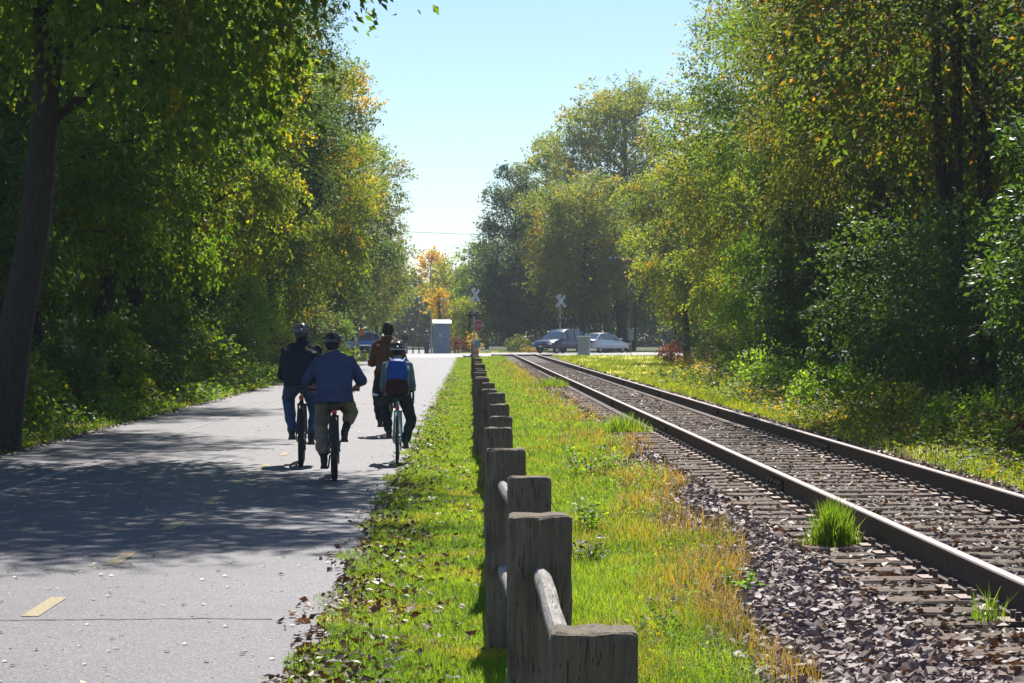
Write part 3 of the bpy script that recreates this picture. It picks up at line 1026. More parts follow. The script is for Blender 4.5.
    pos[:, 2] = np.maximum(pos[:, 2], 0.03)
    v, f = leaf_geo(rng, pos, ax.reshape(-1, 3), nr.reshape(-1, 3), lnn, lnn / long)
    link('crown', mesh_np('crown', v, f), M[mat], root)
    return root


def shrub(name, L, Y, h, r, mat, label, cat='shrub', s=0.09, seed=1, lai=4.5, group=None, ry=None, lumps=16, X=None, **kw):
    return tree(name, L, Y, h, r, 0.0, mat, label, cat, group, s=s, lai=lai, seed=seed, lumps=lumps, trunk_r=0.03 + 0.008 * h, fill=0.3, X=X, **kw)


# left of the path, nearest first
tree('leaning_tree', -6.5, 30, 15.5, 4.9, 4.2, 'leaf_green', 'big tree with a thick bare dark trunk leaning right over the left path edge', s=0.15, seed=101, lumps=40,
     trunk_r=0.255, tlean=1.75, lean=(2.3, -1.4), cap=90000, lai=6.5, fill=.25)
tree('tree', -9.8, 38, 12.5, 3.4, 0.6, 'leaf_dark', 'dark green tree directly behind the leaning trunk', s=0.12, seed=102, cap=60000)
tree('tree', -9.2, 47, 13, 3.6, 1.0, 'leaf_green', 'green tree just right of the leaning trunk, its low branches in shade', s=0.12, seed=103)
tree('tree', -8.7, 57, 14, 3.4, 0.8, 'leaf_green', 'leafy green tree third along the left side of the path', s=0.12, seed=104)
tree('tree', -8.6, 68, 17, 3.9, 1.5, 'leaf_yellow', 'yellow green sunlit tree with bright drooping tips left of the cyclists', s=0.12, seed=105, fill=.3)
tree('tree', -8.4, 80, 18, 4.2, 1.8, 'leaf_dark', 'dense dark green tree behind the bright yellow green one', s=0.13, seed=106)
tree('tree', -8.2, 92, 17.5, 4.3, 1.0, 'leaf_turning', 'tall green tree with orange tips at the top edge of the left tree line', s=0.135, seed=107)
tree('tree', -8.0, 106, 15.5, 3.9, 1.5, 'leaf_yellow', 'tall yellow green tree with a rounded top against the sky on the left', s=0.15, seed=108)
tree('tree', -7.6, 120, 13.2, 3.6, 1.2, 'leaf_dark', 'dark blue green tree with a deep shaded hollow above the cyclists', s=0.16, seed=109)
tree('tree', -7.9, 135, 15.2, 4.3, 2.0, 'leaf_olive', 'thin feathery olive tree reaching out against the sky on the left', s=0.17, seed=110, lai=3.0, bark='bark_grey', fill=.4)
tree('tree', -9.6, 146, 7.5, 2.8, 1.2, 'leaf_yellow', 'low yellow tree just behind the blue car', s=0.17, seed=111, lai=4)
tree('tree', -8.6, 166, 12.5, 4.2, 1.6, 'leaf_olive', 'last feathery pale tree on the left, beyond the road', s=0.2, seed=112, lai=3.4, bark='bark_grey', fill=.4)
tree('tree', -8.0, 190, 10.5, 3.4, 1.5, 'leaf_yellow', 'small yellowing tree beyond the road, left of the grey cabinet', s=0.22, seed=113)
tree('overhanging_tree', -9.6, 43, 18, 5.2, 9.6, 'leaf_green', 'tall tree whose high crown starts above the top left corner of the view', s=0.16, seed=121, lumps=40, trunk_r=.22, lean=(2.6, 0), cap=50000, lai=4.2, fill=.2)
tree('overhanging_tree', -9.8, 56, 20, 5.0, 12, 'leaf_green', 'tallest left hand tree, its high crown above the view shading the path', s=0.17, seed=122, lumps=40, trunk_r=.24, lean=(2.8, 0), cap=50000, lai=4.2, fill=.2)
# low growth on the left edge
rs_ = random.Random(77)
lowl = [(-7.5, 31.5, 1.1, .8, 'leaf_weed', 'low bright weeds at the foot of the leaning trunk'),
        (-7.6, 36, 1.3, 1.0, 'leaf_green', 'knee high green shrub right of the leaning trunk'),
        (-7.7, 41, 1.5, 1.1, 'leaf_dark', 'dark low shrub third from the leaning trunk'),
        (-7.8, 46, 1.9, 1.3, 'leaf_green', 'spreading green shrub at the left path edge in dappled shade'),
        (-7.9, 52, 2.2, 1.5, 'leaf_dark', 'broad dark shrub at the left path edge'),
        (-8.0, 59, 2.4, 1.5, 'leaf_green', 'waist high green shrub under the sunlit yellow green tree'),
        (-8.2, 67, 2.8, 1.6, 'leaf_dark', 'tall dark shrub behind the left path edge'),
        (-8.2, 76, 4.4, 1.7, 'leaf_weed', 'bright green bush left of the rider in black'),
        (-8.1, 86, 2.2, 1.3, 'leaf_yellow', 'small yellow bush beside the rider in black'),
        (-8.0, 97, 3.0, 1.7, 'leaf_dark', 'dark bush behind the heads of the two left riders'),
        (-8.2, 110, 3.5, 1.8, 'leaf_olive', 'olive bush further along the left edge'),
        (-8.6, 123, 3.5, 2.0, 'leaf_green', 'farthest green bush on the left before the road')]
for i, (L, Y, h, r, m, lb) in enumerate(lowl):
    shrub('shrub', L, Y, h, r, m, lb, s=0.075 + 0.0006 * Y, seed=200 + i)

# right of the railway, nearest first
tree('tree', 8.6, 27.5, 5.2, 2.3, 0.0, 'leaf_glossy', 'glossy leaved bush tree at the right edge with leaves glinting white', s=0.085, seed=301, lumps=26, trunk_r=.08, lai=5.5)
shrub('shrub', 7.9, 34, 3.9, 1.7, 'leaf_glossy', 'rounded glossy shrub just left of the big bush at the right edge', s=0.085, seed=302)
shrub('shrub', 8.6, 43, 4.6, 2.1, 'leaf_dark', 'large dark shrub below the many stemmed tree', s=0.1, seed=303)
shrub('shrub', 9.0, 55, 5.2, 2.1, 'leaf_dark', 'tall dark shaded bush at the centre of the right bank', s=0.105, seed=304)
shrub('shrub', 9.4, 66, 5.6, 1.7, 'leaf_weed', 'bright green bush with large leaves left of the dark shrubs', s=0.15, seed=305, lai=4)
tree('multi_stemmed_tree', 9.6, 41, 14.5, 5.0, 3.2, 'leaf_rust', 'big dark tree with several bare stems and orange patches at the upper right', s=0.12, seed=306, forks=4,
     trunk_r=0.19, lai=3.4, lumps=44, fill=.35, cap=85000)
tree('tree', 11.6, 31, 13, 4.6, 2.0, 'leaf_rust', 'dark tree at the top right corner', s=0.12, seed=307, lai=3.6, trunk_r=.2)
tree('tree', 10.6, 56, 15, 4.3, 2.2, 'leaf_olive', 'tall drooping olive green tree left of the many stemmed tree', s=0.12, seed=308, droop=.7, hang=.5, lai=4.5, long=2.4)
tree('tree', 11.3, 70, 16, 4.3, 2.2, 'leaf_green', 'tall dark green tree with fine drooping twigs behind the right bank', s=0.125, seed=309, droop=.7, hang=.5, long=2.4)
tree('tree', 11.5, 85, 16.5, 4.5, 2.6, 'leaf_turning', 'tall loose tree reaching into the sky at the left end of the right tree line', s=0.14, seed=310, droop=.5, hang=.4, lai=3.0, fill=.4)
tree('tree', 12.4, 99, 12.2, 3.6, 0.8, 'leaf_yellow', 'rounded yellow green tree below the tall loose one', s=0.14, seed=311, droop=.5)
tree('tree', 11.4, 115, 12.8, 3.5, 0.8, 'leaf_yellow', 'yellow green tree standing alone right of the silver car', s=0.155, seed=312, droop=.5, hang=.4)
tree('tree', 16.5, 128, 14, 4.2, 1.2, 'leaf_turning', 'tree with orange tips behind the lone yellow green tree', s=0.18, seed=313)
lowr = [(7.2, 25.0, .75, .7, 'leaf_weed', 'low green weeds nearest the camera beside the right rail', .06),
        (7.0, 30.5, .85, .8, 'leaf_weed', 'bright ground plant under the glossy bush', .07),
        (6.9, 36, .9, .8, 'leaf_yellow', 'yellowing weeds in front of the glossy shrub', .07),
        (7.0, 42, 1.1, .9, 'leaf_weed', 'pale green goldenrod clump beside the right rail', .07),
        (7.4, 49, 1.2, 1.0, 'leaf_weed', 'bright weeds in front of the tall dark bush', .085),
        (7.8, 57, 1.5, 1.1, 'leaf_weed', 'leafy green weeds left of the tall dark bush', .1),
        (8.4, 66, 1.6, 1.1, 'leaf_green', 'green weeds at the end of the dark shrubs', .1),
        (9.2, 77, 1.9, 1.3, 'leaf_olive', 'grey green tall weeds left of the bright bush', .1),
        (10.3, 90, 1.9, 1.3, 'leaf_olive', 'faded olive weeds beside the dry brown grass', .1),
        (11.6, 106, 2.4, 1.5, 'leaf_green', 'green bush under the lone yellow green tree', .12)]
for i, (L, Y, h, r, m, lb, s_) in enumerate(lowr):
    shrub('weed_clump', L, Y, h, r, m, lb, cat='weeds', s=s_, seed=400 + i, lai=3.2)
shrub('sumac', 7.35, 27.6, .95, .55, 'leaf_red', 'small plant with orange red leaves at the foot of the glossy bush', s=.08, seed=420, lai=1.6)
shrub('red_shrub', 10.65, 116, 1.15, .75, 'leaf_red', 'small round shrub with dark red leaves on the grass right of the railway', s=.11, seed=421)
def tuft(name, L, Y, n, r, hmin, hmax, w, mat, label, cat='grass tuft', z=None, seed=1, lean=.6):
    rng = np.random.default_rng(seed)
    l = rng.normal(0, r * .5, n); y = rng.normal(0, r * .5, n)
    h = rng.uniform(hmin, hmax, n) * np.exp(-(l * l + y * y) / (2 * r * r))
    v, f = blades(rng, l + DRIFT * y, y, np.zeros(n), h, w * rng.uniform(.6, 1.3, n), lean)
    o = link(name, mesh_np(name, v, f), M[mat], None, (XL(L, Y), Y, (gzl(L, Y) if z is None else z) - .01))
    return tag(o, label, cat)
tuft('dry_grass_clump', 10.6, 92, 3000, 1.7, .7, 1.5, .02, 'grass_dry', 'tall dry brown grass clump in front of the right tree line', seed=2)
tuft('dry_grass_clump', 9.9, 84, 1800, 1.2, .6, 1.2, .02, 'grass_dry', 'smaller dry grass clump nearest the olive weeds', seed=3)
tuft('grass_tuft', 2.52, 15.3, 700, .15, .22, .42, .008, 'grass', 'thick green grass tuft growing at the left rail', z=.12, seed=4, lean=.5)
tuft('grass_tuft', 2.65, 11.2, 90, .12, .1, .26, .006, 'grass', 'thin grass tuft among the ties at the bottom right', z=.12, seed=5)
tuft('grass_tuft', 2.3, 33, 500, .4, .2, .42, .012, 'grass', 'big grass tuft growing over the tie ends further along', z=.1, seed=6)
tuft('grass_tuft', 2.35, 62, 500, .5, .2, .4, .016, 'grass', 'far grass tuft by the left rail', z=.1, seed=7)
def broadleaf(L, Y, r, n, s, h, mat, label, seed):
    rng = np.random.default_rng(seed)
    ns = 14
    mb = MB()
    P = []
    for i in range(ns):
        a = rng.uniform(0, 2 * PI); q = r * math.sqrt(rng.random())
        tip = np.array([q * math.cos(a), q * math.sin(a), h * rng.uniform(.5, 1)])
        mb.tube([(tip[0] * .3, tip[1] * .3, 0), (tip[0] * .8, tip[1] * .8, tip[2] * .7), tuple(tip)], .003, n=4)
        for k in range(n // ns):
            t = rng.uniform(.35, 1)
            P.append(tip * np.array([t, t, t]) + rng.normal(0, s * .6, 3))
    P = np.array(P); P[:, 2] = np.maximum(P[:, 2], .02)
    m = len(P)
    ax = rng.normal(0, 1, (m, 3)); ax[:, 2] *= .3
    nr = rng.normal(0, .4, (m, 3)) + np.array([0, -.1, 1])
    ln = s * rng.uniform(.6, 1.2, m)
    v, f = leaf_geo(rng, P, ax, nr, ln, ln * .7, .1)
    root = empty('weed_plant', (XL(L, Y), Y, gzl(L, Y)), 0, label, 'weed')
    mb.build('stem', M['leaf_weed'], root)
    link('foliage', mesh_np('foliage', v, f), M[mat], root)
broadleaf(1.62, 13.2, .19, 130, .055, .16, 'leaf_weed', 'yellow green broad leaved weed spreading onto the ballast stones', 1)
broadleaf(1.2, 12.4, .2, 150, .045, .10, 'leaf_blue', 'low blue green creeping weed in the dry grass', 2)
broadleaf(.9, 17.5, .3, 160, .06, .34, 'leaf_weed', 'leafy green weed standing in the grass right of the fence', 3)
broadleaf(1.3, 24, .35, 160, .07, .4, 'leaf_weed', 'upright leafy weed between the fence and the ballast, farther away', 4)
broadleaf(.95, 11.6, .22, 130, .05, .12, 'leaf_weed', 'low leafy weed at the bottom of the picture right of the fence', 5)
broadleaf(.75, 15.0, .22, 150, .05, .22, 'leaf_blue', 'dark leafy weed beside the third fence post', 6)

# beyond the road
tree('tree', 0, 205, 27.0, 6.8, 8.5, 'leaf_far', 'tallest tree of all, rising above the crossing against the sky', X=10.3, s=0.26, seed=501, lai=5.5, trunk_r=.45, lumps=40, fill=.12)
tree('tree', 0, 212, 21.5, 3.0, 9, 'leaf_yellow', 'narrow tree top showing left of the tallest tree', X=3.2, s=0.26, seed=502, lai=4.2, trunk_r=.25, fill=.15)
tree('tree', 0, 176, 14.8, 5.0, 2.6, 'leaf_far', 'round crowned tree with an orange yellow top behind the dark car', X=5.7, s=0.2, seed=503, lai=7, lumps=40, trunk_r=.3)
tree('tree', 0, 190, 17.0, 3.9, 1.5, 'leaf_blue', 'dark blue green tree left of the orange topped tree', X=.4, s=0.22, seed=504, lai=5)
tree('tree', 0, 182, 9.5, 3.2, .5, 'leaf_blue', 'dark low tree behind the red stop sign', X=-.2, s=0.2, seed=505, lai=5)
tree('tree', 0, 178, 4.8, 1.6, .3, 'leaf_yellow', 'small bright yellow green tree beside the grey cabinet', X=-3.5, s=0.17, seed=506)
tree('tree', 0, 172, 5.4, 1.0, 2.8, 'leaf_orange', 'small orange tree above the grey cabinet', X=-5.7, s=0.17, seed=507, lai=3)
tree('tree', 0, 240, 10.5, 3.0, 1, 'leaf_yellow', 'distant yellow green tree in the gap at the end of the path', X=-6.0, s=0.28, seed=508)
tree('tree', 0, 262, 12.5, 1.8, 6, 'leaf_orange', 'distant orange tree top in the gap at the end of the path', X=-9.6, s=0.3, seed=509)
tree('tree', 0, 228, 12.0, 3.4, 1, 'leaf_green', 'distant green tree behind the railway signals', X=-2.6, s=0.28, seed=510)
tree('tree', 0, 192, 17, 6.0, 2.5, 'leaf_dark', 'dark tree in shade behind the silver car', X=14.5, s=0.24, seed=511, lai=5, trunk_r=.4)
tree('tree', 0, 172, 13.5, 3.6, 1.0, 'leaf_turning', 'yellow tree half hidden behind the lone yellow green tree', X=14.6, s=0.2, seed=512)
tree('tree', 0, 204, 15.5, 5.5, .5, 'leaf_blue', 'dense tree, coloured dark to fill the shade behind the dark blue car', X=4.5, s=0.26, seed=521, lai=5)  # three dense trees added, deep shade put into their dark leaf colours
tree('tree', 0, 208, 16, 5.5, .5, 'leaf_dark', 'dense tree, coloured dark to fill the shade behind the silver sedan', X=11.5, s=0.26, seed=522, lai=5)
tree('tree', 0, 203, 15, 5.5, .5, 'leaf_blue', 'dense tree, coloured dark as shade, behind the lone yellow green tree', X=19.5, s=0.26, seed=523, lai=5)
tree('leaning_tree', 0, 184, 14, 4.5, 6, 'leaf_dark', 'tree with a thick grey trunk leaning left behind the silver car', X=8.2, s=0.22, seed=513, trunk_r=.42, lean=(-1.8, 0), bark='bark_grey', lai=4)

# the trees of the rows behind: nothing tells them apart
proto = tree('background_tree', -14, 52, 15, 4.8, 0.3, 'leaf_dark', 'shaded tree in the rows behind the edge of the woods', s=0.26, seed=601, lai=4.2, group='trees in the woods behind the tree line')
spots = [(-13.5, 36), (-14, 66), (-13.5, 80), (-13, 95), (-13.5, 110), (-13.5, 126), (-14, 142), (-20, 60), (-20, 90), (-20, 120), (-15, 165), (-15, 185), (-22, 150),
         (13.8, 38), (15, 48), (15.5, 60), (16, 73), (17, 87), (19.5, 102), (21, 118), (21.5, 135), (24, 155), (25, 175), (20, 30)]
for i, (L, Y) in enumerate(spots):
    o = copy_tree(proto)
    o.location = (XL(L, Y), Y, gzl(L, Y))
    sc = 0.9 + 0.25 * ((i * 37) % 10) / 10
    o.scale = (sc, sc, sc * (1.0 if i % 3 else 1.1))
    o.rotation_euler.z = i * 2.4
# far-off wood that reads as one mass behind everything
rng = np.random.default_rng(9)
n = 110000
X = rng.uniform(-75, 75, n)
top = 10.5 + 2.2 * np.sin(X * .23) + 1.4 * np.sin(X * .71 + 1) + 1.0 * np.sin(X * 1.9) + 3 * np.exp(-((X - 12) / 14) ** 2)
P = np.stack([X, rng.uniform(275, 292, n), top * rng.random(n)], 1)
s = rng.uniform(.45, .9, n)
v, f = leaf_geo(rng, P, rng.normal(0, 1, (n, 3)), rng.normal(0, .5, (n, 3)) + np.array([0, -.2, 1]), s, s * .65)
tag(link('far_wood', mesh_np('far_wood', v, f), M['leaf_blue']), 'far-off line of dark woods beyond the road', 'woods', kind='stuff')

# ------------------------------------------------------------------ bodies, clothes
def V3(*a): return Vector(a)

class Blob:
    """overlapping tapered pieces grown into one continuous skin"""
    def __init__(s): s.m = MB()
    def ell(s, c, r, n=18, rot=None):
        rings = []
        k = n // 2
        for i in range(1, k):
            a = PI * i / k
            ring = []
            for j in range(n):
                b = 2 * PI * j / n
                p = Vector((r[0] * math.sin(a) * math.cos(b), r[1] * math.sin(a) * math.sin(b), -r[2] * math.cos(a)))
                if rot is not None: p = rot @ p
                ring.append(p + Vector(c))
            rings.append(ring)
        s.m.rings(rings)
        return s
    def limb(s, pts, rs, flat=None):
        """pts with radii; optional flat = (x factor) list for elliptical torso sections"""
        for i in range(len(pts) - 1):
            a, b = Vector(pts[i]), Vector(pts[i + 1])
            steps = max(2, int((b - a).length / max(0.02, min(rs[i], rs[i + 1]) * .8)) + 1)
            P, R = [], []
            for q in range(steps + 1):
                t = q / steps
                P.append(a.lerp(b, t)); R.append(rs[i] * (1 - t) + rs[i + 1] * t)
            s.m.tube(P, 0, n=12, rs=R)
            s.ell(a, (rs[i],) * 3, 12); s.ell(b, (rs[i + 1],) * 3, 12)
        return s
    def torso(s, secs):
        """secs: (centre, rx, ry)"""
        rings = []
        P = [Vector(c) for c, _, _ in secs]
        for i, (c, rx, ry) in enumerate(secs):
            t = (P[min(i + 1, len(P) - 1)] - P[max(0, i - 1)]).normalized()
            ax = Vector((1, 0, 0)); ay = t.cross(ax).normalized()
            rings.append([Vector(c) + ax * (rx * math.cos(w)) + ay * (ry * math.sin(w)) for w in [2 * PI * j / 20 for j in range(20)]])
        s.m.rings(rings)
        return s
    def build(s, name, mat, parent, voxel=0.009, wrinkle=0.0, smooth=2, seed=0):
        o = s.m.build(name, mat, parent)
        md = o.modifiers.new('r', 'REMESH'); md.mode = 'VOXEL'; md.voxel_size = voxel; md.use_smooth_shade = True
        if smooth:
            ms = o.modifiers.new('s', 'SMOOTH'); ms.iterations = smooth; ms.factor = 0.5
        dg = bpy.context.evaluated_depsgraph_get()
        me = bpy.data.meshes.new_from_object(o.evaluated_get(dg), depsgraph=dg)
        o.modifiers.clear()
        old = o.data
        o.data = me
        bpy.data.meshes.remove(old)
        me.name = name
        if len(me.materials) == 0: me.materials.append(mat)
        if wrinkle:
            n = len(me.vertices)
            co = np.empty(n * 3, dtype=np.float32); me.vertices.foreach_get('co', co); co = co.reshape(-1, 3)
            no = np.empty(n * 3, dtype=np.float32); me.vertex_normals.foreach_get('vector', no); no = no.reshape(-1, 3)
            x, y, z = co[:, 0] + seed, co[:, 1], co[:, 2]
            w = (np.sin(z * 38 + 4 * np.sin(x * 11 + seed) + 2 * np.sin(y * 13)) + np.sin((x + z) * 24 + 3 * np.sin(z * 13 + seed)) + .6 * np.sin(x * 55 - z * 32 + 2 * np.sin(z * 20))) / 2.6
            w = np.sign(w) * np.abs(w) ** .7 * np.clip(1.0 + .6 * np.sin(z * 9 + seed), .3, 1.6)
            co = co + no * (w * wrinkle)[:, None]
            me.vertices.foreach_set('co', co.ravel())
            me.update()
        me.shade_smooth()
        return o


def ik(a, c, l1, l2, pole):
    a, c = Vector(a), Vector(c)
    d = c - a
    D = min(d.length, (l1 + l2) * 0.999)
    u = d.normalized()
    x = (l1 * l1 - l2 * l2 + D * D) / (2 * D)
    h = math.sqrt(max(0, l1 * l1 - x * x))
    p = Vector(pole); p = (p - u * p.dot(u)).normalized()
    return a + u * x + p * h


def cloth(name, col, rough=0.85):
    return plain(name, col, rough, var=0.14, scale=16, spec=0.25)


def head_piece(b, hc, tilt=0.0, face=1):
    """face=1 looks to +y"""
    f = face
    b.ell(hc, (.08, .098, .116))
    b.ell(hc + V3(0, .035 * f, -.055), (.056, .062, .062))            # jaw
    b.ell(hc + V3(0, .098 * f, -.018), (.013, .02, .024), 10)          # nose
    for s in (-1, 1):
        b.ell(hc + V3(s * .078, -.004 * f, -.012), (.012, .022, .032), 10)   # ears
        b.ell(hc + V3(s * .03, .082 * f, .022), (.022, .014, .009), 10)      # brows
    b.ell(hc + V3(0, .088 * f, -.058), (.024, .012, .009), 10)         # lips


def eyes(hc, parent, f=1):
    m = MB()
    bb = Blob()
    for s in (-1, 1): bb.ell(hc + V3(s * .03, .086 * f, .004), (.012, .008, .007), 8)
    bb.m.build('eyes', M['white_metal'], parent, smooth=True)


def hair(hc, parent, mat, f=1, r=(.088, .104, .121), low=-.07):
    b = Blob()
    b.ell(hc + V3(0, -.012 * f, .012), r)
    b.ell(hc + V3(0, -.045 * f, -.03), (.07, .055, .075))
    return b.build('hair', mat, parent, voxel=.008, wrinkle=.004)


def helmet(hc, parent, mat, rim, f=1):
    """domed helmet with long vents and a rim"""
    mb = MB()
    N, K = 48, 10
    c = hc + V3(0, 0, .035)
    outer, inner = [], []
    for i in range(K + 1):
        a = (PI / 2) * i / K
        ro, ri = [], []
        for j in range(N):
            w = 2 * PI * j / N
            vent = 0.86 if (math.sin(w * 7) > .25 and 2 < i < K - 1) else 1.0
            x, y, z = math.cos(a) * math.cos(w), math.cos(a) * math.sin(w), math.sin(a)
            ro.append(c + V3(.108 * x * vent, .138 * y * vent, .118 * z * vent - .020))
        outer.append(ro)
    mb.rings(outer)
    mb.build('helmet', mat, parent, smooth=False)
    m2 = MB(); m2.torus((0, 0, -.020), .104, .009, 'z', 36, 8)
    o = m2.build('helmet_rim', rim, parent.children[-1], smooth=True)
    o.location = c; o.scale = (.99, 1.24, 1)
    return o


def hand(b, G, s, r=1.0):
    """closed round the grip at G; s=-1 left, 1 right; the thumb leaves on the inner side"""
    b.ell(G + V3(0, -.03, .022), (.044 * r, .04 * r, .022 * r), 12)
    for q, ln in ((-.033, .92), (-.011, 1.0), (.012, .97), (.034, .8)):
        x = q * s * -1
        pts = [G + V3(x, -.004, .032), G + V3(x * 1.05, .034 * ln, .018), G + V3(x * 1.05, .036 * ln, -.012), G + V3(x, .008, -.028 * ln)]
        b.limb(pts, [.0105 * r, .0098 * r, .009 * r, .008 * r])
    b.limb([G + V3(-s * .035, -.04, .012), G + V3(-s * .055, -.012, -.006), G + V3(-s * .045, .02, -.022)], [.013 * r, .011 * r, .009 * r])


def rider(X, Y, z0, yaw, s, spec):
    """seated cyclist, local frame: bike runs to +y, bottom bracket above the origin"""
    vox = spec.get('voxel', .009)
    root = empty('person', (X, Y, z0), yaw, spec['label'], 'person', 'people cycling on the path')
    root.scale = (s,) * 3
    lean = spec.get('lean', 0.0)
    pel = V3(0, -.17, 1.0); waist = V3(0, -.12 + lean * .3, 1.13); chest = V3(0, -.02 + lean * .7, 1.30)
    neck = V3(0, .07 + lean, 1.47); hc = V3(spec.get('hx', 0), .14 + lean * 1.2, 1.60)
    sh = spec.get('shoulder', .19)
    W = spec.get('w', 1.0)
    th = math.radians(spec['crank'])
    arms, legs = {}, {}
    for sd in (-1, 1):
        S0 = V3(sd * sh, .045 + lean * .9, 1.375)
        G = spec['grips'][0 if sd < 0 else 1]
        G = Vector(G)
        wr = G + V3(0, -.075, .035)
        el = ik(S0, wr, .29, .25, (sd * spec.get('elbow', .6), -.4, -.7))
        arms[sd] = (S0, el, wr, G)
        a = th if sd < 0 else th + PI
        ped = V3(sd * .12, .17 * math.cos(a), .28 + .17 * math.sin(a))
        ank = ped + V3(0, -.075, .105)
        hip = V3(sd * .095, -.15, .97)
        kn = ik(hip, ank, .44, .43, (sd * spec.get('knee', .25), 1, .15))
        legs[sd] = (hip, kn, ank, ped)
    # body
    b = Blob()
    b.torso([(pel + V3(0, 0, -.08), .12 * W, .09 * W), (pel, .155 * W, .11 * W), (waist, .14 * W, .10 * W), (chest, .165 * W, .115 * W),
             (V3(0, .03 + lean * .9, 1.39), .15 * W, .09 * W), (neck, .06, .06)])
    b.limb([neck - V3(0, 0, .04), hc - V3(0, .02, .06)], [.06, .055])
    head_piece(b, hc)
    for sd in (-1, 1):
        S0, el, wr, G = arms[sd]
        b.limb([V3(sd * .1, .03 + lean * .9, 1.36), S0], [.06, .055])
        b.limb([S0, el, wr], [.052, .042, .028])
        b.limb([wr, G + V3(0, -.03, .022)], [.027, .026])
        hand(b, G, sd)
        hip, kn, ank, ped = legs[sd]
        b.limb([hip, kn, kn.lerp(ank, .3), ank], [.085, .056, .054, .036])
        b.limb([ank, ped + V3(0, .05, .045)], [.036, .03])
    b.build('body', spec.get('skin', M['skin']), root, voxel=.0075 if vox < .01 else vox, smooth=1)
    eyes(hc, root)
    hair(hc, root, spec['hair'])
    if spec.get('helmet'):
        helmet(hc, root, spec['helmet'], spec['rim'])
    # jacket or shirt
    J = spec.get('puff', .02)
    hem = spec.get('hem', .93)
    j = Blob()
    wb = spec.get('hemw', .18) + J
    j.torso([(V3(0, -.18, hem), wb * W, .13 * W + J), (V3(0, -.17, 1.03), (.165 + J) * W, .12 * W + J), (waist, (.165 + J) * W, .12 * W + J), (chest, (.185 + J) * W, .125 * W + J),
             (V3(0, .02 + lean * .9, 1.38), .175 * W + J * .5, .105 * W + J), (V3(0, .045 + lean * .9, 1.435), .135 * W + J * .4, .085 * W + J * .6), (neck + V3(0, 0, .0), .082 + J * .3, .075 + J * .3)])
    sl = spec.get('sleeve', 1.0)
    for sd in (-1, 1):
        S0, el, wr, G = arms[sd]
        j.limb([V3(sd * .09, .03 + lean * .9, 1.355), S0 + V3(0, 0, -.01)], [.07 + J * .5, .06 + J * .5])
        if sl >= 1: j.limb([S0, el, wr + (wr - el) * -.04], [.06 + J * .6, .052 + J * .6, .04 + J * .5])
        else: j.limb([S0, S0.lerp(el, sl * 2)], [.062 + J * .6, .058 + J * .6])
    ob = j.build('jacket' if sl >= 1 else 'shirt', spec['top'], root, voxel=max(.011, vox), wrinkle=.007, seed=s * 7)
    # collar
    if spec.get('collar'):
        k = Blob(); k.limb([neck + V3(0, 0, -.02), neck + V3(0, .005, .035)], [.078, .07]); k.build('collar', spec['collar'], root, voxel=.01)
    # trousers
    t = Blob()
    tl = spec.get('leg', 1.0)
    tw = spec.get('baggy', .012)
    t.torso([(V3(0, -.15, .90), .13 * W, .10), (V3(0, -.165, .97), .165 * W, .125 * W), (V3(0, -.16, 1.06), .16 * W, .12 * W)])
    for sd in (-1, 1):
        hip, kn, ank, ped = legs[sd]
        l = spec.get('leg_l' if sd < 0 else 'leg_r', tl)
        end = kn.lerp(ank, l)
        t.limb([hip, kn, kn.lerp(end, .4), end], [.095 + tw, .066 + tw, .064 + tw, .050 + tw * (1.3 if l < .95 else .6)])
    t.build('trousers', spec['bottom'], root, voxel=max(.011, vox), wrinkle=.009, seed=s * 5)
    if spec.get('band'):
        hip, kn, ank, ped = legs[-1]
        k = Blob(); c0 = kn.lerp(ank, .05); k.limb([c0, kn.lerp(ank, .09)], [.084, .084]); k.build('reflective_band', M['white_metal'], root, voxel=.012)
    for sd in (-1, 1):
        hip, kn, ank, ped = legs[sd]
        if spec.get('sock'):
            k = Blob(); k.limb([kn.lerp(ank, .62), ank], [.052, .045]); k.build('sock', spec['sock'], root, voxel=.012)
        k = Blob()
        k.limb([ank + V3(0, -.035, -.03), ank + V3(0, .0, .01)], [.044, .046])
        k.limb([ank + V3(0, -.05, -.062), ped + V3(0, .0, .035), ped + V3(0, .095, .03)], [.036, .040, .034])
        k.m.box(ped + V3(0, .01, .008), (.085, .25, .018))
        k.build('shoe', spec['shoe'], root, voxel=.009)
    return root


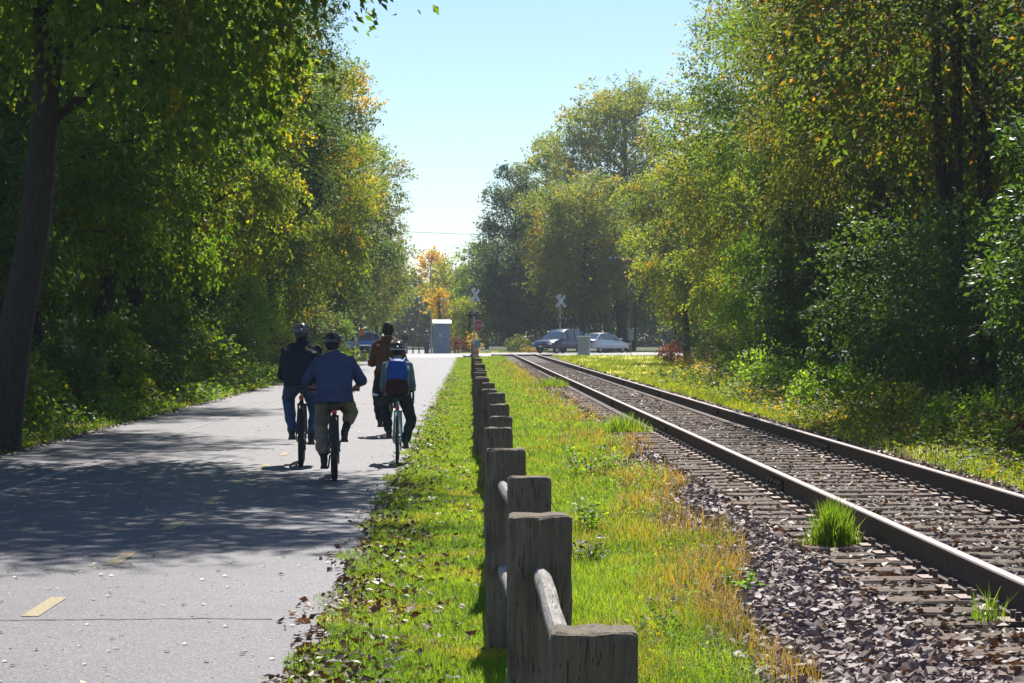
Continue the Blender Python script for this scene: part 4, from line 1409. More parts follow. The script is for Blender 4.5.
# ------------------------------------------------------------------ bicycles
def bicycle(X, Y, z0, yaw, s, spec):
    root = empty('bicycle', (X, Y, z0), yaw, spec['label'], 'bicycle', 'bicycles ridden on the path')
    root.scale = (s,) * 3
    fm, tw = spec['frame'], spec.get('tyre', .024)
    R = .345 - tw
    ra, fa, bb = V3(0, -.43, .345), V3(0, .62, .345), V3(0, 0, .28)
    st, ht, hb = V3(0, -.16, .80), V3(0, .38, .86), V3(0, .43, .72)
    m = MB()
    m.tube([bb, st], .016, 8); m.tube([st, ht], .016, 8); m.tube([hb, bb], .019, 8); m.tube([ht + V3(0, -.01, .02), hb], .02, 8)
    for d in (-1, 1):
        m.tube([ra + V3(d * .06, 0, 0), ra.lerp(st, .85) + V3(d * .035, 0, 0), st], .009, 6)
        m.tube([ra + V3(d * .06, 0, 0), ra.lerp(bb, .75) + V3(d * .04, 0, 0), bb], .010, 6)
    m.tube([bb + V3(-.04, 0, 0), bb + V3(.04, 0, 0)], .024, 10)
    m.build('frame', fm, root, smooth=True)
    f = MB()
    for d in (-1, 1): f.tube([hb + V3(d * .045, 0, 0), fa + V3(d * .055, 0, 0)], .013, 8)
    f.tube([hb + V3(-.06, 0, 0), hb + V3(.06, 0, 0)], .018, 8)
    f.build('fork', fm, root, smooth=True)
    for c in (ra, fa):
        w = MB(); w.torus((0, 0, 0), R, tw, 'x', 48, 10)
        if tw > .024:
            for i in range(64):
                a = 2 * PI * i / 64
                for sx in (-.5, .5):
                    rr = R + tw * .92
                    w.box((sx * tw, rr * math.cos(a + sx * .04), rr * math.sin(a + sx * .04)), (tw * .6, .014, .010), Matrix.Rotation(a + PI / 2, 3, 'X'))
        wo = w.build('wheel', M['rubber'], root, smooth=True); wo.location = c
        r2 = MB(); r2.torus((0, 0, 0), R - tw * .75, tw * .6, 'x', 40, 8, rr=.010); r2.build('rim', M['chrome'], wo, smooth=True)
        h = MB(); h.tube([(-.045, 0, 0), (.045, 0, 0)], .022, 10); h.tube([(-.075, 0, 0), (.075, 0, 0)], .007, 8); h.build('hub', M['chrome'], wo, smooth=True)
        sp = MB()
        for i in range(28):
            a = 2 * PI * i / 28
            sd = .03 if i % 2 else -.03
            sp.tube([(sd, .02 * math.cos(a + .5), .02 * math.sin(a + .5)), (0, (R - tw) * math.cos(a), (R - tw) * math.sin(a))], .0011, 4)
        sp.build('spokes', M['chrome'], wo)
        if c is ra:
            cs = MB()
            for q in range(6): cs.tube([(.022 + q * .004, 0, 0), (.024 + q * .004, 0, 0)], .050 - q * .005, 20)
            cs.build('sprockets', M['chrome'], wo)
            d = MB(); d.box((.05, .02, -.09), (.016, .05, .11)); d.tube([(.05, .02, -.13), (.058, .02, -.13)], .028, 14)
            o = d.build('derailleur', M['black_metal'], root); o.location = ra
    # crank set, pedals, chain
    th = math.radians(spec['crank'])
    cr = MB()
    cr.tube([bb + V3(.045, 0, 0), bb + V3(.052, 0, 0)], .095, 28)
    for sd in (-1, 1):
        a = th if sd < 0 else th + PI
        e = bb + V3(sd * .07, .17 * math.cos(a), .17 * math.sin(a))
        cr.tube([bb + V3(sd * .05, 0, 0), e], .011, 8)
    cr.build('crankset', M['black_metal'], root, smooth=True)
    for sd in (-1, 1):
        a = th if sd < 0 else th + PI
        e = bb + V3(sd * .12, .17 * math.cos(a), .17 * math.sin(a))
        p = MB(); p.box(e, (.09, .09, .022)); p.tube([e + V3(-sd * .05, 0, 0), e + V3(sd * .03, 0, 0)], .008, 8)
        po = p.build('pedal', M['black_metal'], root)
        rr = MB()
        rr.box(e + V3(0, -.047, 0), (.05, .006, .014)); rr.build('reflector', spec.get('pedref', M['tail_red']), po)
    ch = MB()
    ch.tube([bb + V3(.048, 0, .095), ra + V3(.035, 0, .045)], .005, 5); ch.tube([bb + V3(.048, 0, -.095), ra + V3(.05, .02, -.15)], .005, 5)
    ch.build('chain', M['black_metal'], root)
    # saddle
    sa = MB()
    secs = []
    for y, w, z in ((-.31, .035, .915), (-.30, .07, .925), (-.26, .085, .93), (-.2, .065, .93), (-.12, .035, .928), (-.05, .022, .925), (-.02, .012, .918)):
        secs.append([V3(w * math.cos(a), y, z - .012 + .022 * math.sin(a) * (1 if math.sin(a) > 0 else 1.4)) for a in [2 * PI * i / 14 for i in range(14)]])
    sa.rings(secs)
    so = sa.build('saddle', M['black_metal'], root, smooth=True)
    sp = MB(); sp.tube([st, V3(0, -.19, .91)], .014, 8); sp.build('seat_post', M['chrome'], root, smooth=True)
    if spec.get('bag'):
        g = MB(); g.box((0, -.29, .855), (.13, .12, .085)); g.build('saddle_bag', M['black_metal'], root, bevel=.02)
    r = MB(); r.box((0, -.375 if spec.get('bag') else -.26, spec.get('refz', .80)), (.055, .012, .045)); r.build('rear_reflector', M['tail_red'], root, bevel=.004)
    # handlebar
    hbm = MB()
    hbm.tube([ht, ht + V3(0, .0, .10), V3(0, .42, spec['barz'])], .014, 8)
    if spec.get('drop'):
        w = .21; z = spec['barz']
        hbm.tube([V3(-w, .42, z), V3(w, .42, z)], .014, 8)
        for d in (-1, 1):
            hbm.tube([V3(d * w, .42, z), V3(d * w, .48, z), V3(d * (w + .01), .54, z - .02), V3(d * (w + .01), .55, z - .08), V3(d * (w + .01), .50, z - .15), V3(d * (w + .01), .40, z - .16)], .017, 8)
            hbm.tube([V3(d * w, .53, z + .03), V3(d * (w + .01), .58, z - .02), V3(d * (w + .02), .57, z - .14)], .008, 6)
    else:
        w = spec.get('barw', .30)
        hbm.tube([V3(-w, .36, spec['barz'] + .01), V3(-w * .4, .42, spec['barz']), V3(w * .4, .42, spec['barz']), V3(w, .36, spec['barz'] + .01)], .012, 8)
    ho = hbm.build('handlebar', M['black_metal'], root, smooth=True)
    if not spec.get('drop'):
        for d in (-1, 1):
            g = MB(); g.tube([V3(d * (w - .13), .375, spec['barz'] + .006), V3(d * w, .36, spec['barz'] + .01)], .017, 10); g.build('grip', M['rubber'], ho, smooth=True)
            l = MB(); l.tube([V3(d * (w - .14), .40, spec['barz']), V3(d * (w - .04), .43, spec['barz'] - .03)], .007, 6); l.build('brake_lever', M['chrome'], ho)
    if spec.get('rack'):
        k = MB()
        for d in (-1, 1):
            k.tube([V3(d * .06, -.25, .74), V3(d * .06, -.62, .74)], .006, 6); k.tube([V3(d * .065, -.43, .36), V3(d * .06, -.52, .74)], .006, 6)
        for y in (-.3, -.4, -.5, -.6): k.tube([V3(-.06, y, .74), V3(.06, y, .74)], .005, 6)
        k.build('rear_rack', M['black_metal'], root, smooth=True)
    return root


def pair(px, Yc, s, yaw, rs, bs):
    """px, Yc: where the rear tyre meets the path"""
    yaw = math.radians(yaw) + DRIFT
    X = (px - 512) * Yc / F
    z = GZ(Yc) + .02
    off = .43 * s
    X2, Y2 = X - math.sin(yaw) * off, Yc + math.cos(yaw) * off
    if bs: bicycle(X2, Y2, z, yaw, s, bs)
    return rider(X2, Y2, z, yaw, s, rs) if rs else None


navy = cloth('black navy jacket cloth', (0.014, 0.017, 0.028), .7)
blue = cloth('blue shirt cloth', (0.042, 0.06, 0.125))
jeans = cloth('blue jeans', (0.045, 0.085, 0.17))
khaki = cloth('khaki cloth', (0.22, 0.19, 0.14))
brown = cloth('rust brown jacket cloth', (0.11, 0.045, 0.022), .7)
dark = cloth('charcoal cloth', (0.02, 0.022, 0.026))
teal = cloth('grey teal shirt cloth', (0.13, 0.20, 0.22))
darkg = cloth('dark green grey trousers', (0.025, 0.035, 0.035))
shoe = plain('dark shoe', (0.03, 0.026, 0.028), .6)
shoeb = plain('brown shoe', (0.07, 0.04, 0.03), .6)
hair_g = plain('grey hair', (0.07, 0.065, 0.06), .8, var=.3, scale=60)
hair_d = plain('dark hair', (0.018, 0.014, 0.012), .7, var=.3, scale=60)
h_grey = plain('grey helmet shell', (0.09, 0.095, 0.10), .35, coat=.2)
h_black = plain('black helmet shell', (0.02, 0.02, 0.023), .3, coat=.4)
h_white = plain('white helmet shell', (0.6, 0.6, 0.62), .35)
fr_black = plain('black bicycle paint', (0.02, 0.02, 0.022), .3, coat=.4)
fr_silver = plain('silver bicycle paint', (0.4, 0.4, 0.42), .3, .6)
fr_teal = plain('pale teal bicycle paint', (0.20, 0.42, 0.46), .35, coat=.3)
fr_red = plain('red bicycle paint', (0.3, 0.03, 0.03), .35, coat=.3)

pair(301, 26.5, 1.0, 3.5,
     dict(label='cyclist in a bulky black jacket, blue jeans and grey helmet, leftmost of the riders', crank=8, grips=[(-.24, .34, 1.07), (.24, .34, 1.07)], hair=hair_g, helmet=h_grey, rim=h_grey,
          top=navy, bottom=jeans, shoe=shoe, puff=.038, W=1.08, w=1.08, hem=.95, hemw=.17, shoulder=.172, elbow=.1, collar=navy, lean=-.01, knee=.2),
     dict(label='black mountain bicycle under the rider in the black jacket', frame=fr_black, crank=8, tyre=.034, barz=1.06, bag=False, refz=.82))
pair(334.5, 23.9, .93, 4,
     dict(label='cyclist in a blue shirt and khaki trousers with elbows out, nearest the camera', crank=-72, grips=[(-.25, .36, 1.05), (.27, .36, 1.05)], hair=hair_d, helmet=h_black, rim=h_black,
          top=blue, bottom=khaki, shoe=shoe, puff=.03, w=1.10, hem=.90, hemw=.18, shoulder=.175, elbow=.62, lean=.02, sleeve=.45, leg_l=.74, leg_r=.35, baggy=.022, sock=darkg, skin=M['skin_tan'], hx=-.02),
     dict(label='dark mountain bicycle with fat knobbly tyres and saddle bag, nearest the camera', frame=fr_black, crank=-72, tyre=.038, barz=1.04, barw=.29, bag=True, refz=.80))
pair(397, 26.9, .87, 1.0,
     dict(label='young cyclist in a grey teal shirt, dark trousers and helmet, rightmost rider', crank=22, grips=[(-.215, .46, 1.03), (.215, .46, 1.03)], hair=hair_d, helmet=h_black, rim=h_white,
          top=teal, bottom=darkg, shoe=shoeb, puff=.012, w=.98, hem=.96, shoulder=.16, elbow=.1, lean=.05, knee=.3),
     dict(label='slim pale teal bicycle with drop handlebar under the youngest rider', frame=fr_teal, crank=22, tyre=.017, barz=1.0, drop=True, refz=.78))
pair(387.5, 34.2, 1.04, 1.0,
     dict(label='cyclist in a rust brown jacket without a helmet, riding ahead of the others', crank=-60, grips=[(-.27, .33, 1.07), (.27, .33, 1.07)], hair=hair_d,
          top=brown, bottom=dark, shoe=shoe, puff=.02, w=1.0, hem=.95, shoulder=.165, elbow=.15, lean=-.02, band=True, knee=.3, skin=M['skin_tan']),
     dict(label='dark bicycle half hidden behind the youngest rider', frame=fr_black, crank=-60, tyre=.02, barz=1.06))

# backpack worn by the youngest rider
bp = empty('backpack', (0, 0, 0), 0, 'blue backpack with a dark red lower pocket on the back of the youngest rider', 'backpack')
Yc, s_ = 26.9, .87
yaw_ = math.radians(1) + DRIFT
bp.location = ((397 - 512) * Yc / F - math.sin(yaw_) * .43 * s_, Yc + .43 * s_, .02); bp.rotation_euler.z = yaw_; bp.scale = (s_,) * 3
bpb = cloth('blue backpack cloth', (0.015, 0.07, 0.30), .6); bpr = cloth('dark red backpack cloth', (0.045, 0.012, 0.014), .7)
b = Blob(); b.torso([(V3(0, -.24, 1.14), .12, .06), (V3(0, -.235, 1.16), .15, .09), (V3(0, -.20, 1.28), .155, .10), (V3(0, -.145, 1.42), .13, .085), (V3(0, -.12, 1.47), .07, .04)])
b.build('main_pocket', bpb, bp, voxel=.01, wrinkle=.004)
b = Blob(); b.torso([(V3(0, -.26, .97), .13, .05), (V3(0, -.27, 1.0), .165, .09), (V3(0, -.27, 1.09), .165, .11), (V3(0, -.25, 1.17), .15, .10), (V3(0, -.245, 1.19), .10, .06)])
b.build('lower_pocket', bpr, bp, voxel=.01, wrinkle=.004)
for d in (-1, 1):
    b = Blob(); b.limb([V3(d * .08, -.11, 1.44), V3(d * .11, .02, 1.485), V3(d * .12, .14, 1.42), V3(d * .13, .17, 1.25), V3(d * .15, .0, 1.1)], [.017] * 5)
    b.build('shoulder_strap', bpb, bp, voxel=.01)

# people beyond the road
def walker(X, Y, z, yaw, label, top, bottom, hat, s=1.0, step=.15):
    root = empty('person', (X, Y, z), yaw, label, 'person'); root.scale = (s,) * 3
    b = Blob()
    b.torso([(V3(0, 0, .84), .12, .09), (V3(0, 0, .95), .155, .11), (V3(0, 0, 1.1), .14, .10), (V3(0, 0, 1.3), .165, .11), (V3(0, 0, 1.42), .14, .08), (V3(0, 0, 1.47), .06, .06)])
    hc = V3(0, .02, 1.63)
    b.limb([V3(0, 0, 1.42), hc - V3(0, 0, .06)], [.058, .055]); head_piece(b, hc)
    J = {}
    for sd in (-1, 1):
        S0 = V3(sd * .18, 0, 1.41); el = V3(sd * .25, .02, 1.14); wr = V3(sd * .22, .2, 1.05)
        hip = V3(sd * .09, 0, .9); kn = V3(sd * .10, .04 + sd * step * .5, .49); an = V3(sd * .10, sd * step, .09)
        J[sd] = (S0, el, wr, hip, kn, an)
        b.limb([V3(sd * .08, 0, 1.38), S0, el, wr], [.06, .05, .04, .028]); hand(b, wr + V3(0, .07, -.02), sd)
        b.limb([hip, kn, an], [.085, .055, .038]); b.limb([an, an + V3(0, .12, -.04)], [.036, .03])
    b.build('body', M['skin_tan'], root, voxel=.011)
    hair(hc, root, hair_d)
    if hat: helmet(hc, root, hat, hat)
    j = Blob(); j.torso([(V3(0, 0, .88), .18, .13), (V3(0, 0, 1.1), .17, .13), (V3(0, 0, 1.3), .19, .14), (V3(0, 0, 1.41), .17, .11), (V3(0, 0, 1.46), .075, .07)])
    for sd in (-1, 1): j.limb([V3(sd * .08, 0, 1.38), J[sd][0], J[sd][1], J[sd][2]], [.075, .065, .055, .045])
    j.build('jacket', top, root, voxel=.015, wrinkle=.006)
    t = Blob(); t.torso([(V3(0, 0, .84), .14, .11), (V3(0, 0, .97), .16, .12)])
    for sd in (-1, 1): t.limb(J[sd][3:], [.10, .075, .06])
    t.build('trousers', bottom, root, voxel=.015, wrinkle=.005)
    for sd in (-1, 1):
        k = Blob(); a = J[sd][5]; k.limb([a + V3(0, -.04, -.045), a + V3(0, .13, -.05)], [.042, .038]); k.limb([a, a + V3(0, 0, -.04)], [.045, .045]); k.build('shoe', shoe, root, voxel=.012)
    return root
pinkc = cloth('dusty pink shirt cloth', (0.30, 0.19, 0.24)); greyt = cloth('grey purple trousers', (0.13, 0.12, 0.15)); dnavy = cloth('dark navy cloth', (0.02, 0.025, 0.05)); paleb = cloth('pale blue trousers', (0.25, 0.33, 0.4))
Yp = 163.5
walker((427 - 512) * Yp / F, Yp, .14, 0.3, 'person in a dusty pink shirt and pale helmet beside the grey cabinet', pinkc, greyt, h_white, 1.03)
walker((405 - 512) * Yp / F, Yp, .14, 2.9, 'person in dark clothing with a pale cap on the far side of the road', dnavy, paleb, h_white, 1.0)
bicycle((430.5 - 512) * Yp / F, Yp + .1, .14, 0.35, .97, dict(label='bicycle held by the person in the pink shirt', frame=fr_silver, crank=30, barz=1.05, tyre=.022))
bicycle((401.5 - 512) * Yp / F, Yp, .14, 2.8, .97, dict(label='bicycle held by the person in dark clothing', frame=fr_red, crank=30, barz=1.05, tyre=.022))

# ------------------------------------------------------------------ cars
def car_mat(name, col):
    return plain(name, col, .25, .1, var=.04, scale=3, coat=.8)

def car(X, Y, z, yaw, label, paint, kind='sedan'):
    """local frame: nose to +x"""
    root = empty('parked_car' if kind == 'hatch' else 'car', (X, Y, z), yaw, label, 'car')
    if kind == 'suv':
        # x, bottom, belt, half width, (roof z, half width at roof) or None
        st = [(-2.22, .42, .95, .72), (-2.15, .30, 1.02, .84), (-1.9, .26, 1.06, .90), (-1.0, .24, 1.05, .92), (0, .24, 1.04, .92), (.75, .24, 1.04, .92),
              (1.0, .24, 1.03, .91), (1.55, .26, .96, .90), (2.0, .28, .86, .86), (2.2, .34, .74, .78), (2.26, .42, .62, .68)]
        rf_ = [(-2.08, 1.05, .84), (-1.78, 1.52, .70), (-1.4, 1.66, .68), (-.5, 1.72, .68), (.1, 1.66, .67), (.45, 1.48, .70), (1.12, 1.04, .80)]
        wx, wr, pill = (-1.35, 1.38), .35, (-1.55, -.75, .12)
    elif kind == 'sedan':
        st = [(-2.38, .40, .80, .66), (-2.3, .28, .94, .80), (-2.0, .24, 1.0, .87), (-1.4, .22, .99, .89), (-.4, .2, .95, .90), (.5, .2, .92, .90),
              (1.0, .2, .90, .89), (1.6, .22, .80, .88), (2.05, .26, .70, .82), (2.3, .34, .58, .68)]
        rf_ = [(-1.95, 1.0, .72), (-1.2, 1.36, .60), (-.6, 1.44, .58), (.0, 1.44, .58), (.4, 1.32, .62), (1.15, .9, .76)]
        wx, wr, pill = (-1.38, 1.36), .32, (-1.25, -.45, .1)
    else:
        st = [(-1.9, .38, .85, .66), (-1.82, .28, .95, .80), (-1.3, .22, .98, .84), (0, .2, .96, .85), (.6, .2, .94, .85), (1.2, .22, .84, .83), (1.7, .28, .68, .74), (1.82, .36, .58, .6)]
        rf_ = [(-1.8, .96, .76), (-1.6, 1.36, .62), (-.9, 1.5, .6), (-.1, 1.48, .6), (.3, 1.36, .62), (1.05, .9, .74)]
        wx, wr, pill = (-1.2, 1.2), .31, (-1.2, -.2)
    m = MB(); rings = []
    for x, zb, zt, w in st:
        h = zt - zb
        rings.append([(x, -w * .86, zb), (x, w * .86, zb), (x, w * .97, zb + h * .12), (x, w, zb + h * .45), (x, w * .985, zb + h * .72), (x, w * .93, zb + h * .93), (x, w * .80, zt),
                      (x, w * .4, zt + .025), (x, -w * .4, zt + .025), (x, -w * .80, zt), (x, -w * .93, zb + h * .93), (x, -w * .985, zb + h * .72), (x, -w, zb + h * .45), (x, -w * .97, zb + h * .12)])
    rings = [[(q[0], q[1], q[2] + (.09 if q[2] < .5 else 0)) for q in r_] for r_ in rings]
    m.rings(rings)
    body = m.build('body', paint, root, smooth=True)
    bo = MB()
    for x in wx: bo.tube([(x, -1.1, wr), (x, -.62, wr)], wr + .06, 28); bo.tube([(x, .62, wr), (x, 1.1, wr)], wr + .06, 28)
    cut = bo.build('cut', paint)
    md = body.modifiers.new('b', 'BOOLEAN'); md.object = cut; md.operation = 'DIFFERENCE'; md.solver = 'EXACT'
    dg = bpy.context.evaluated_depsgraph_get()
    me = bpy.data.meshes.new_from_object(body.evaluated_get(dg), depsgraph=dg)
    body.modifiers.clear(); body.data = me
    bpy.data.objects.remove(cut)
    me.set_sharp_from_angle(angle=math.radians(35))
    # glass house, with the roof panel and the pillars over it
    g = MB()
    g.rings([[(x, -w, z0), (x, -w * .9, z0 + .0), (x, -w * .5, z0 + .02), (x, w * .5, z0 + .02), (x, w * .9, z0), (x, w, z0), (x, w + (1.05 - min(1.05, z0 - .9)) * .0 + .16 * max(0, z0 - .98), .9), (x, -w - .16 * max(0, z0 - .98), .9)] for x, z0, w in rf_])
    g.build('windows', M['glass_dark'], root)
    r = MB()
    core = rf_[1:-2] if kind != 'sedan' else rf_[1:-1][:3]
    core = [q for q in rf_ if q[1] > 1.3]
    r.rings([[(x, -w - .012, z0 - .03), (x, -w * .8, z0 + .02), (x, 0, z0 + .045), (x, w * .8, z0 + .02), (x, w + .012, z0 - .03), (x, 0, z0 + .0)] for x, z0, w in core])
    r.build('roof', paint, root, smooth=True)
    # pillars
    def side(xq, zq):
        for a, c in zip(rf_[:-1], rf_[1:]):
            if a[0] <= xq <= c[0]:
                t = (xq - a[0]) / (c[0] - a[0]); return a[1] + (c[1] - a[1]) * t, a[2] + (c[2] - a[2]) * t
        return rf_[0][1], rf_[0][2]
    for sd in (-1, 1):
        a, c = rf_[0], core[0]
        segs = [((a[0], sd * (a[2] + .02), a[1] - .08), (c[0], sd * (c[2] + .01), c[1]), .045)]
        a, c = rf_[-1], core[-1]
        segs.append(((a[0], sd * (a[2] + .02), a[1] - .05), (c[0], sd * (c[2] + .01), c[1]), .035))
        for xq in pill:
            zt, w = side(xq, 0)
            segs.append(((xq - .03, sd * (w + .16 * max(0, zt - .98) + .005), .92), (xq, sd * (w + .012), zt - .01), .03))
        for q0, q1, rr in segs:
            p = MB(); p.tube([q0, q1], rr, 6); p.build('pillar', paint, root, smooth=True)
        k = MB(); k.box((rf_[-1][0] - .25, sd * (rf_[-1][2] + .20), 1.02), (.12, .2, .13)); k.build('mirror', paint, root, bevel=.03)
        d = MB(); 
        for xq in ((-.15,) if kind != 'hatch' else (-.1,)):
            d.box((xq - .05, sd * (st[4][3] + .005), .80), (.18, .03, .03)); d.box((xq + .95, sd * (st[4][3] + .0), .78), (.18, .03, .03))
        d.build('door_handle', M['chrome'], root)
    for x in wx:
        for sd in (-1, 1):
            w = MB(); w.torus((0, 0, 0), wr - .07, .10, 'y', 30, 8, rr=.075)
            wo = w.build('wheel', M['rubber'], root, smooth=True); wo.location = (x, sd * (.72 if kind != 'hatch' else .68), wr)
            h = MB(); h.tube([(0, sd * .02, 0), (0, sd * .07, 0)], wr - .12, 20)
            for i in range(5):
                a = 2 * PI * i / 5; h.box(((wr - .2) * .6 * math.cos(a), sd * .08, (wr - .2) * .6 * math.sin(a)), (.14, .03, .04), Matrix.Rotation(-a, 3, 'Y'))
            h.build('rim', M['steel'], wo, smooth=True)
    fx, fw = st[-1][0], st[-1][3]
    zf = st[-2][2]
    for sd in (-1, 1):
        h = MB(); h.box((fx - .10, sd * (fw + .02), zf - .06), (.24, .26, .14), Matrix.Rotation(-sd * .35, 3, 'Z')); h.build('headlight', M['headlight'], root, bevel=.03)
        h = MB(); h.box((st[0][0] + .06, sd * (st[0][3] + .02), .84), (.12, .24, .16), Matrix.Rotation(sd * .3, 3, 'Z')); h.build('tail_light', M['tail_red'], root, bevel=.03)
    h = MB(); h.box((fx - .02, 0, zf - .10), (.06, fw * 1.1, .10)); h.build('grille', M['black_metal'], root, bevel=.01)
    h = MB(); h.box((fx + .0, 0, .42), (.05, fw * 1.2, .10)); h.build('lower_grille', M['black_metal'], root, bevel=.01)
    h = MB(); h.box((st[0][0] - .012, 0, .68), (.02, .3, .14)); h.box((fx + .03, 0, .50), (.02, .3, .10)); h.build('number_plate', M['white_metal'], root)
    return root

car((560 - 512) * 156 / F, 156.3, .30, math.radians(180 + 52), 'dark blue sport utility car coming towards the railway crossing', car_mat('dark blue car paint', (0.012, 0.024, 0.10)), 'suv')
car((604 - 512) * 158 / F, 159.6, .30, math.radians(52), 'silver sedan driving away behind the small pale cabinet', car_mat('silver blue car paint', (0.66, 0.71, 0.80)), 'sedan')
car((353 - 512) * 147 / F, 146, .30, math.radians(205), 'bright blue car at the left end of the road behind the cyclists', car_mat('bright blue car paint', (0.03, 0.16, 0.55)), 'hatch')

# ------------------------------------------------------------------ crossing signals and street furniture
def text_mesh(parent, body, size, loc, rot, mat):
    cu = bpy.data.curves.new('lettering', 'FONT'); cu.body = body; cu.size = size; cu.extrude = .002; cu.align_x = 'CENTER'; cu.align_y = 'CENTER'
    t = bpy.data.objects.new('tmp', cu); C.objects.link(t)
    me = bpy.data.meshes.new_from_object(t.evaluated_get(bpy.context.evaluated_depsgraph_get()))
    bpy.data.objects.remove(t)
    o = link('lettering', me, mat, parent, loc); o.data.materials.clear(); o.data.materials.append(mat)
    o.rotation_euler = rot
    return o
def crossbuck_signal(X, Y, z, yaw, label, zb, zl, back=False):
    root = empty('railway_crossing_signal', (X, Y, z), yaw, label, 'crossing signal', 'crossing signals at the road')
    m = MB(); m.tube([(0, 0, -.1), (0, 0, zb + .35)], .055, 12); m.tube([(0, 0, 0), (0, 0, .12)], .13, 12)
    m.build('mast', M['steel'], root, smooth=True)
    for k, a in enumerate((PI / 4 + .06, -PI / 4 - .06)):
        p = MB(); R = Matrix.Rotation(a, 3, 'Y'); p.box((0, -.09 - .02 * k, zb), (.23, .012, 1.22), R)
        bl = p.build('crossbuck_blade', M['white_metal'], root, bevel=.004)
        if not back:
            words = ('RAIL', 'ROAD') if k else ('CROS', 'SING')
            for q, wd in zip((-1, 1), words):
                c = R @ Vector((0, 0, q * (.34 if k else -.34)))
                text_mesh(bl, wd, .19, (c.x, -.102 - .02 * k, zb + c.z), (Matrix.Rotation(a + (PI / 2 if a < 0 else -PI / 2), 3, 'Y') @ Matrix.Rotation(PI / 2, 3, 'X')).to_euler(), M['black_metal'])
    a = MB(); a.tube([(-.42, -.02, zl), (.42, -.02, zl)], .03, 8); a.box((0, -.02, zl), (.16, .16, .16)); a.build('light_arm', M['black_metal'], root)
    for sx in (-.42, .42):
        for sy in ((-1, 1)):
            h = MB(); h.tube([(sx, sy * .03, zl), (sx, sy * .05, zl)], .27, 24); h.tube([(sx, sy * .05, zl), (sx, sy * .16, zl)], .13, 18)
            ho = h.build('warning_light', M['black_metal'], root)
            l = MB(); l.tube([(sx, sy * .16, zl), (sx, sy * .175, zl)], .105, 18); l.build('lens', M['lamp_red'], ho, smooth=True)
            vz = MB(); vz.rings([[(sx + .135 * math.cos(t), y, zl + .135 * math.sin(t)) for t in [PI * q / 10 for q in range(11)]] + [(sx + .125 * math.cos(t), y, zl + .125 * math.sin(t)) for t in [PI * q / 10 for q in reversed(range(11))]]
                                 for y in (sy * .15, sy * .32)]); vz.build('visor', M['black_metal'], ho)
    b = MB(); b.tube([(0, -.0, zb + .35), (0, 0, zb + .42), (0, 0, zb + .47)], .07, 12, rs=[.05, .11, .08]); b.build('bell', M['white_metal'], root, smooth=True)
    return root

crossbuck_signal((560 - 512) * 162.5 / F, 162.5, .12, .75, 'white crossbuck railway signal rising behind the dark blue car', 3.98, 2.55)
crossbuck_signal((474.5 - 512) * 149 / F, 148.0, .12, 1.0, 'crossbuck railway signal seen from behind at the end of the fence', 4.15, 2.8, back=True)

def octagon(r): return [(r * math.cos(PI / 8 + i * PI / 4), r * math.sin(PI / 8 + i * PI / 4)) for i in range(8)]
root = empty('stop_sign', ((478.3 - 512) * 146.8 / F, 146.8, .12), 0.15, 'red stop sign facing the path at the end of the fence', 'stop sign')
m = MB(); m.box((0, 0.03, 1.15), (.05, .03, 2.4)); m.build('post', M['steel'], root)
p = MB(); p.plate(octagon(.40), .008, (0, -.005, 2.08), (1, 0, 0), (0, 0, 1)); f = p.build('sign_border', M['white_metal'], root)
p = MB(); p.plate(octagon(.37), .006, (0, -.014, 2.08), (1, 0, 0), (0, 0, 1)); f = p.build('sign_face', M['sign_red'], root)
text_mesh(f, 'STOP', .29, (0, -.021, 2.08), (PI / 2, 0, 0), M['white_metal'])

# grey cabinet at the end of the path
root = empty('signal_cabinet', ((441.5 - 512) * 157 / F, 157, .12), .12, 'tall grey metal cabinet with sunlight painted white on its roof at the end of the path', 'cabinet')
m = MB(); m.box((0, 0, 1.1), (1.12, 1.1, 2.3)); m.build('cabinet_body', M['cabinet'], root, bevel=.02)
m = MB(); m.rings([[(-.66, y, z), (.66, y, z), (.66, y, z + .06), (-.66, y, z + .06)] for y, z in ((-.68, 2.28), (-.3, 2.45), (0, 2.5), (.68, 2.52))]); m.build('roof', M['white_metal'], root)  # white roof over a blue body: sun and shade put into the colours
m = MB(); m.box((0, -.56, 1.1), (.02, .02, 2.1)); m.box((-.03, -.565, 1.1), (.9, .012, 1.95)); d = m.build('door', M['cabinet'], root, bevel=.004)
h = MB(); h.box((.3, -.59, 1.1), (.04, .04, .16)); h.build('handle', M['black_metal'], d)
n_ = MB(); n_.box((-.15, -.574, 1.45), (.22, .008, .26)); n_.build('notice', M['cabinet_light'], d)
root = empty('antenna_mast', ((443.5 - 512) * 158.5 / F, 158.5, .12), 0, 'thin steel mast with two small white boxes rising behind the grey cabinet', 'mast')
m = MB(); m.tube([(0, 0, 0), (0, 0, 4.1)], .035, 8); m.build('pole', M['steel'], root)
for sx in (-.14, .14):
    m = MB(); m.box((sx, 0, 4.05), (.2, .14, .12)); m.build('antenna_box', M['white_metal'], root, bevel=.02)
root = empty('street_pole', ((431.5 - 512) * 159 / F, 159, .12), 0, 'slender grey pole left of the grey cabinet', 'pole')
m = MB(); m.tube([(0, 0, 0), (0, 0, 3.2)], .04, 8); m.tube([(0, 0, 3.2), (0, 0, 3.27)], .05, 8); m.build('pole', M['steel'], root)
m = MB(); m.tube([(0, 0, -.05), (0, 0, .12)], .1, 10); m.build('base', M['steel'], root)

